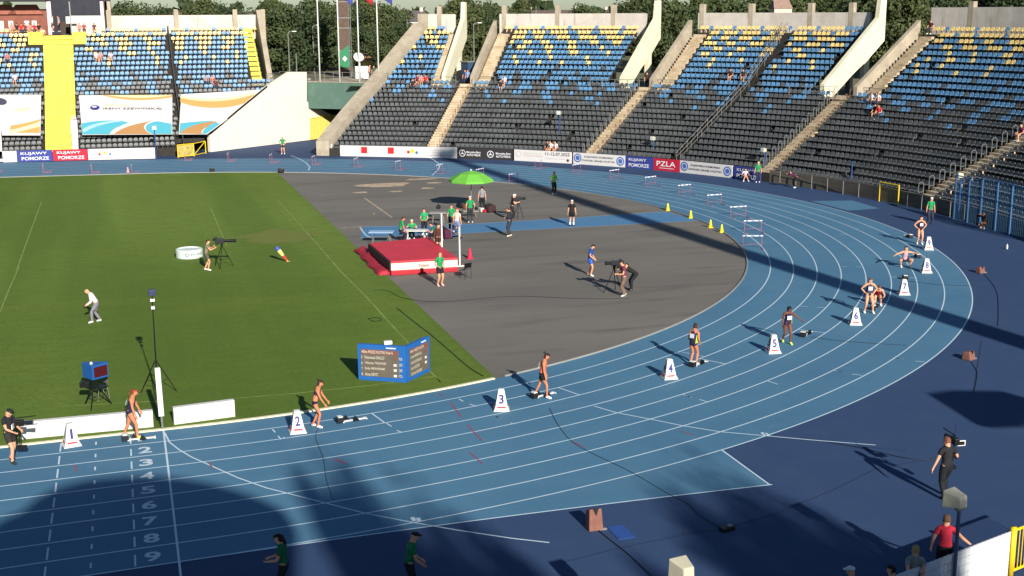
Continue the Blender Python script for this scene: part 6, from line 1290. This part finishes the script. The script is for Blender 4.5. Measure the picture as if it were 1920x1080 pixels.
# near fence: white boards and a yellow gate
a,c=G(1745,1055,1.2),G(1896,997,1.2); r=(c-a)/np.linalg.norm(c-a); a0=a-r*1.7; t=thing('fence','white corrugated board fence with dark joints in the lower right corner','fence',(a[0],a[1],0)); n=np.array([r[1],-r[0],0])
wm=mat('white corrugated board',(206,208,210),.5,.05,3)
for i in range(6):
    z1=1.2-.2*i; mb=MB(); L=np.linalg.norm(c-a0); nc=60; base=a0*[1,1,0]; V=[];F=[]
    for k in range(nc+1): 
        q=base+r*L*k/nc+n*(.012*(k%2)); V+=[(q[0],q[1],z1-.19),(q[0],q[1],z1),(q[0]-n[0]*.04,q[1]-n[1]*.04,z1),(q[0]-n[0]*.04,q[1]-n[1]*.04,z1-.19)]
    for k in range(nc): o=4*k; F+=[(o,o+4,o+5,o+1),(o+1,o+5,o+6,o+2),(o+3,o+2,o+6,o+7)]
    mb.add(V,F); mb.build('board',wm,t,world=True)
for q in (a0,c,(a0+c)/2):
    mb=MB(); qq=q-n*.07; mb.box((qq[0],qq[1],.6),(.06,.06,1.2),math.atan2(r[1],r[0])); mb.build('post',DSTEEL,t,world=True)
g0=c+r*.10; g1=g0+r*2.2; t=thing('gate','bright yellow barred gate at the end of the white fence','gate',(g0[0],g0[1],0))
mb=MB(); mb.tube((g0[0],g0[1],0),(g0[0],g0[1],1.3),.075,n=12); mb.build('hinge_post',YEL,t,world=True,smooth=True)
mb=MB()
for z_ in (.12,1.2): mb.tube((g0[0],g0[1],z_),(g1[0],g1[1],z_),.035,n=8)
mb.build('frame',YEL,t,world=True)
for k in range(1,16): q=g0+(g1-g0)*k/16; mb=MB(); mb.tube((q[0],q[1],.12),(q[0],q[1],1.2),.014,n=6); mb.build('bar',YEL,t,world=True)
# ================================================================ near stand, mast and added shade casters, all out of view
SUNV=np.array([-sd[0]/sd[2],-sd[1]/sd[2]])       # ground shift of a shadow per metre of height
def caster(px,h): P=[G(*p) for p in px]; return [(q[0]-SUNV[0]*h,q[1]-SUNV[1]*h,h) for q in P]
t=thing('canopy','unseen curved canopy behind the camera, added to throw the foreground shade','canopy',(-1,-90,0)); h=19  # added caster, outline projected back from the shade it throws
mb=MB(); P=caster([(-200,1100),(-60,1040),(0,992),(40,975),(70,948),(110,928),(160,914),(230,907),(300,906),(350,911),(400,920),(450,934),(500,952),(540,972),(560,1000),(560,1200),(-200,1200)],h); mb.prism(P,(0,0,.3)); mb.build('roof',CONC,t,world=True)
mb=MB()
for x in (-6,3): mb.tube((x,-98,0),(x,-98,h),.3,n=10)
mb.build('mast',STEEL,t,world=True)
h=9.5; P=caster([(1745,741),(1790,735),(1885,736),(1935,750),(1960,775),(1920,801),(1858,803),(1835,798)],h); t=thing('shade_caster','added six sided shade panel on a pole over the near stand, out of view','shade_caster',(P[0][0],P[0][1],0)); mb=MB(); mb.prism(P,(0,0,.1)); mb.build('canopy',CONC,t,world=True); q=np.mean(P,0); mb=MB(); mb.tube((q[0]+8,q[1]-1,0),(q[0]+1.0,q[1]-.5,h),.06,n=8); mb.build('pole',STEEL,t,world=True)  # added out of view, shaped from the angular shade on the apron
t=thing('lighting_mast','tall stadium lighting mast behind the right end of the near stand','lighting mast',(37.45,-66,0)); mb=MB(); mb.tube((37.45,-66,0),(35.45,-66,46),.86,.7,n=16); mb.build('shaft',STEEL,t,world=True); mb=MB(); mb.box((35.45,-66,46.4),(2,1.2,.8)); mb.build('lamp_rack',STEEL,t,world=True)
NS=thing('grandstand','near grandstand below the camera, out of view','grandstand',(10,-66,0)); mb=MB()
for k in range(12): mb.box((8,-66.5-.8*k,.4+.42*k*.5),(80,.8,.8+.42*k))
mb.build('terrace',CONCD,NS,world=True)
# tall trees behind the near stand whose shade falls on the apron
for q_,(u,v,i,sc,wf) in enumerate(((562,900,3,2.4,.24),(625,930,0,2.4,.34),(672,968,2,2.4,.26),(600,985,1,2.4,.5),(1440,985,3,2.5,.45),(1400,1020,1,2.5,.7),(1490,1030,2,2.5,.65),(1310,1010,0,2.5,.45),(820,1040,1,2.4,.3),(920,1062,2,2.4,.42),(1180,1065,3,2.4,.35))):
    Ht=TV[i][2]*sc; zt=Ht*.97+5; q=G(u,v); x,y=q[0]-SUNV[0]*zt,q[1]-SUNV[1]*zt; o=tree(x,y,5,i,'%s tree on the bank behind the near stand, out of view'%ORD[q_],1,'trees on the bank behind the near stand'); o.scale=(wf,wf,sc)
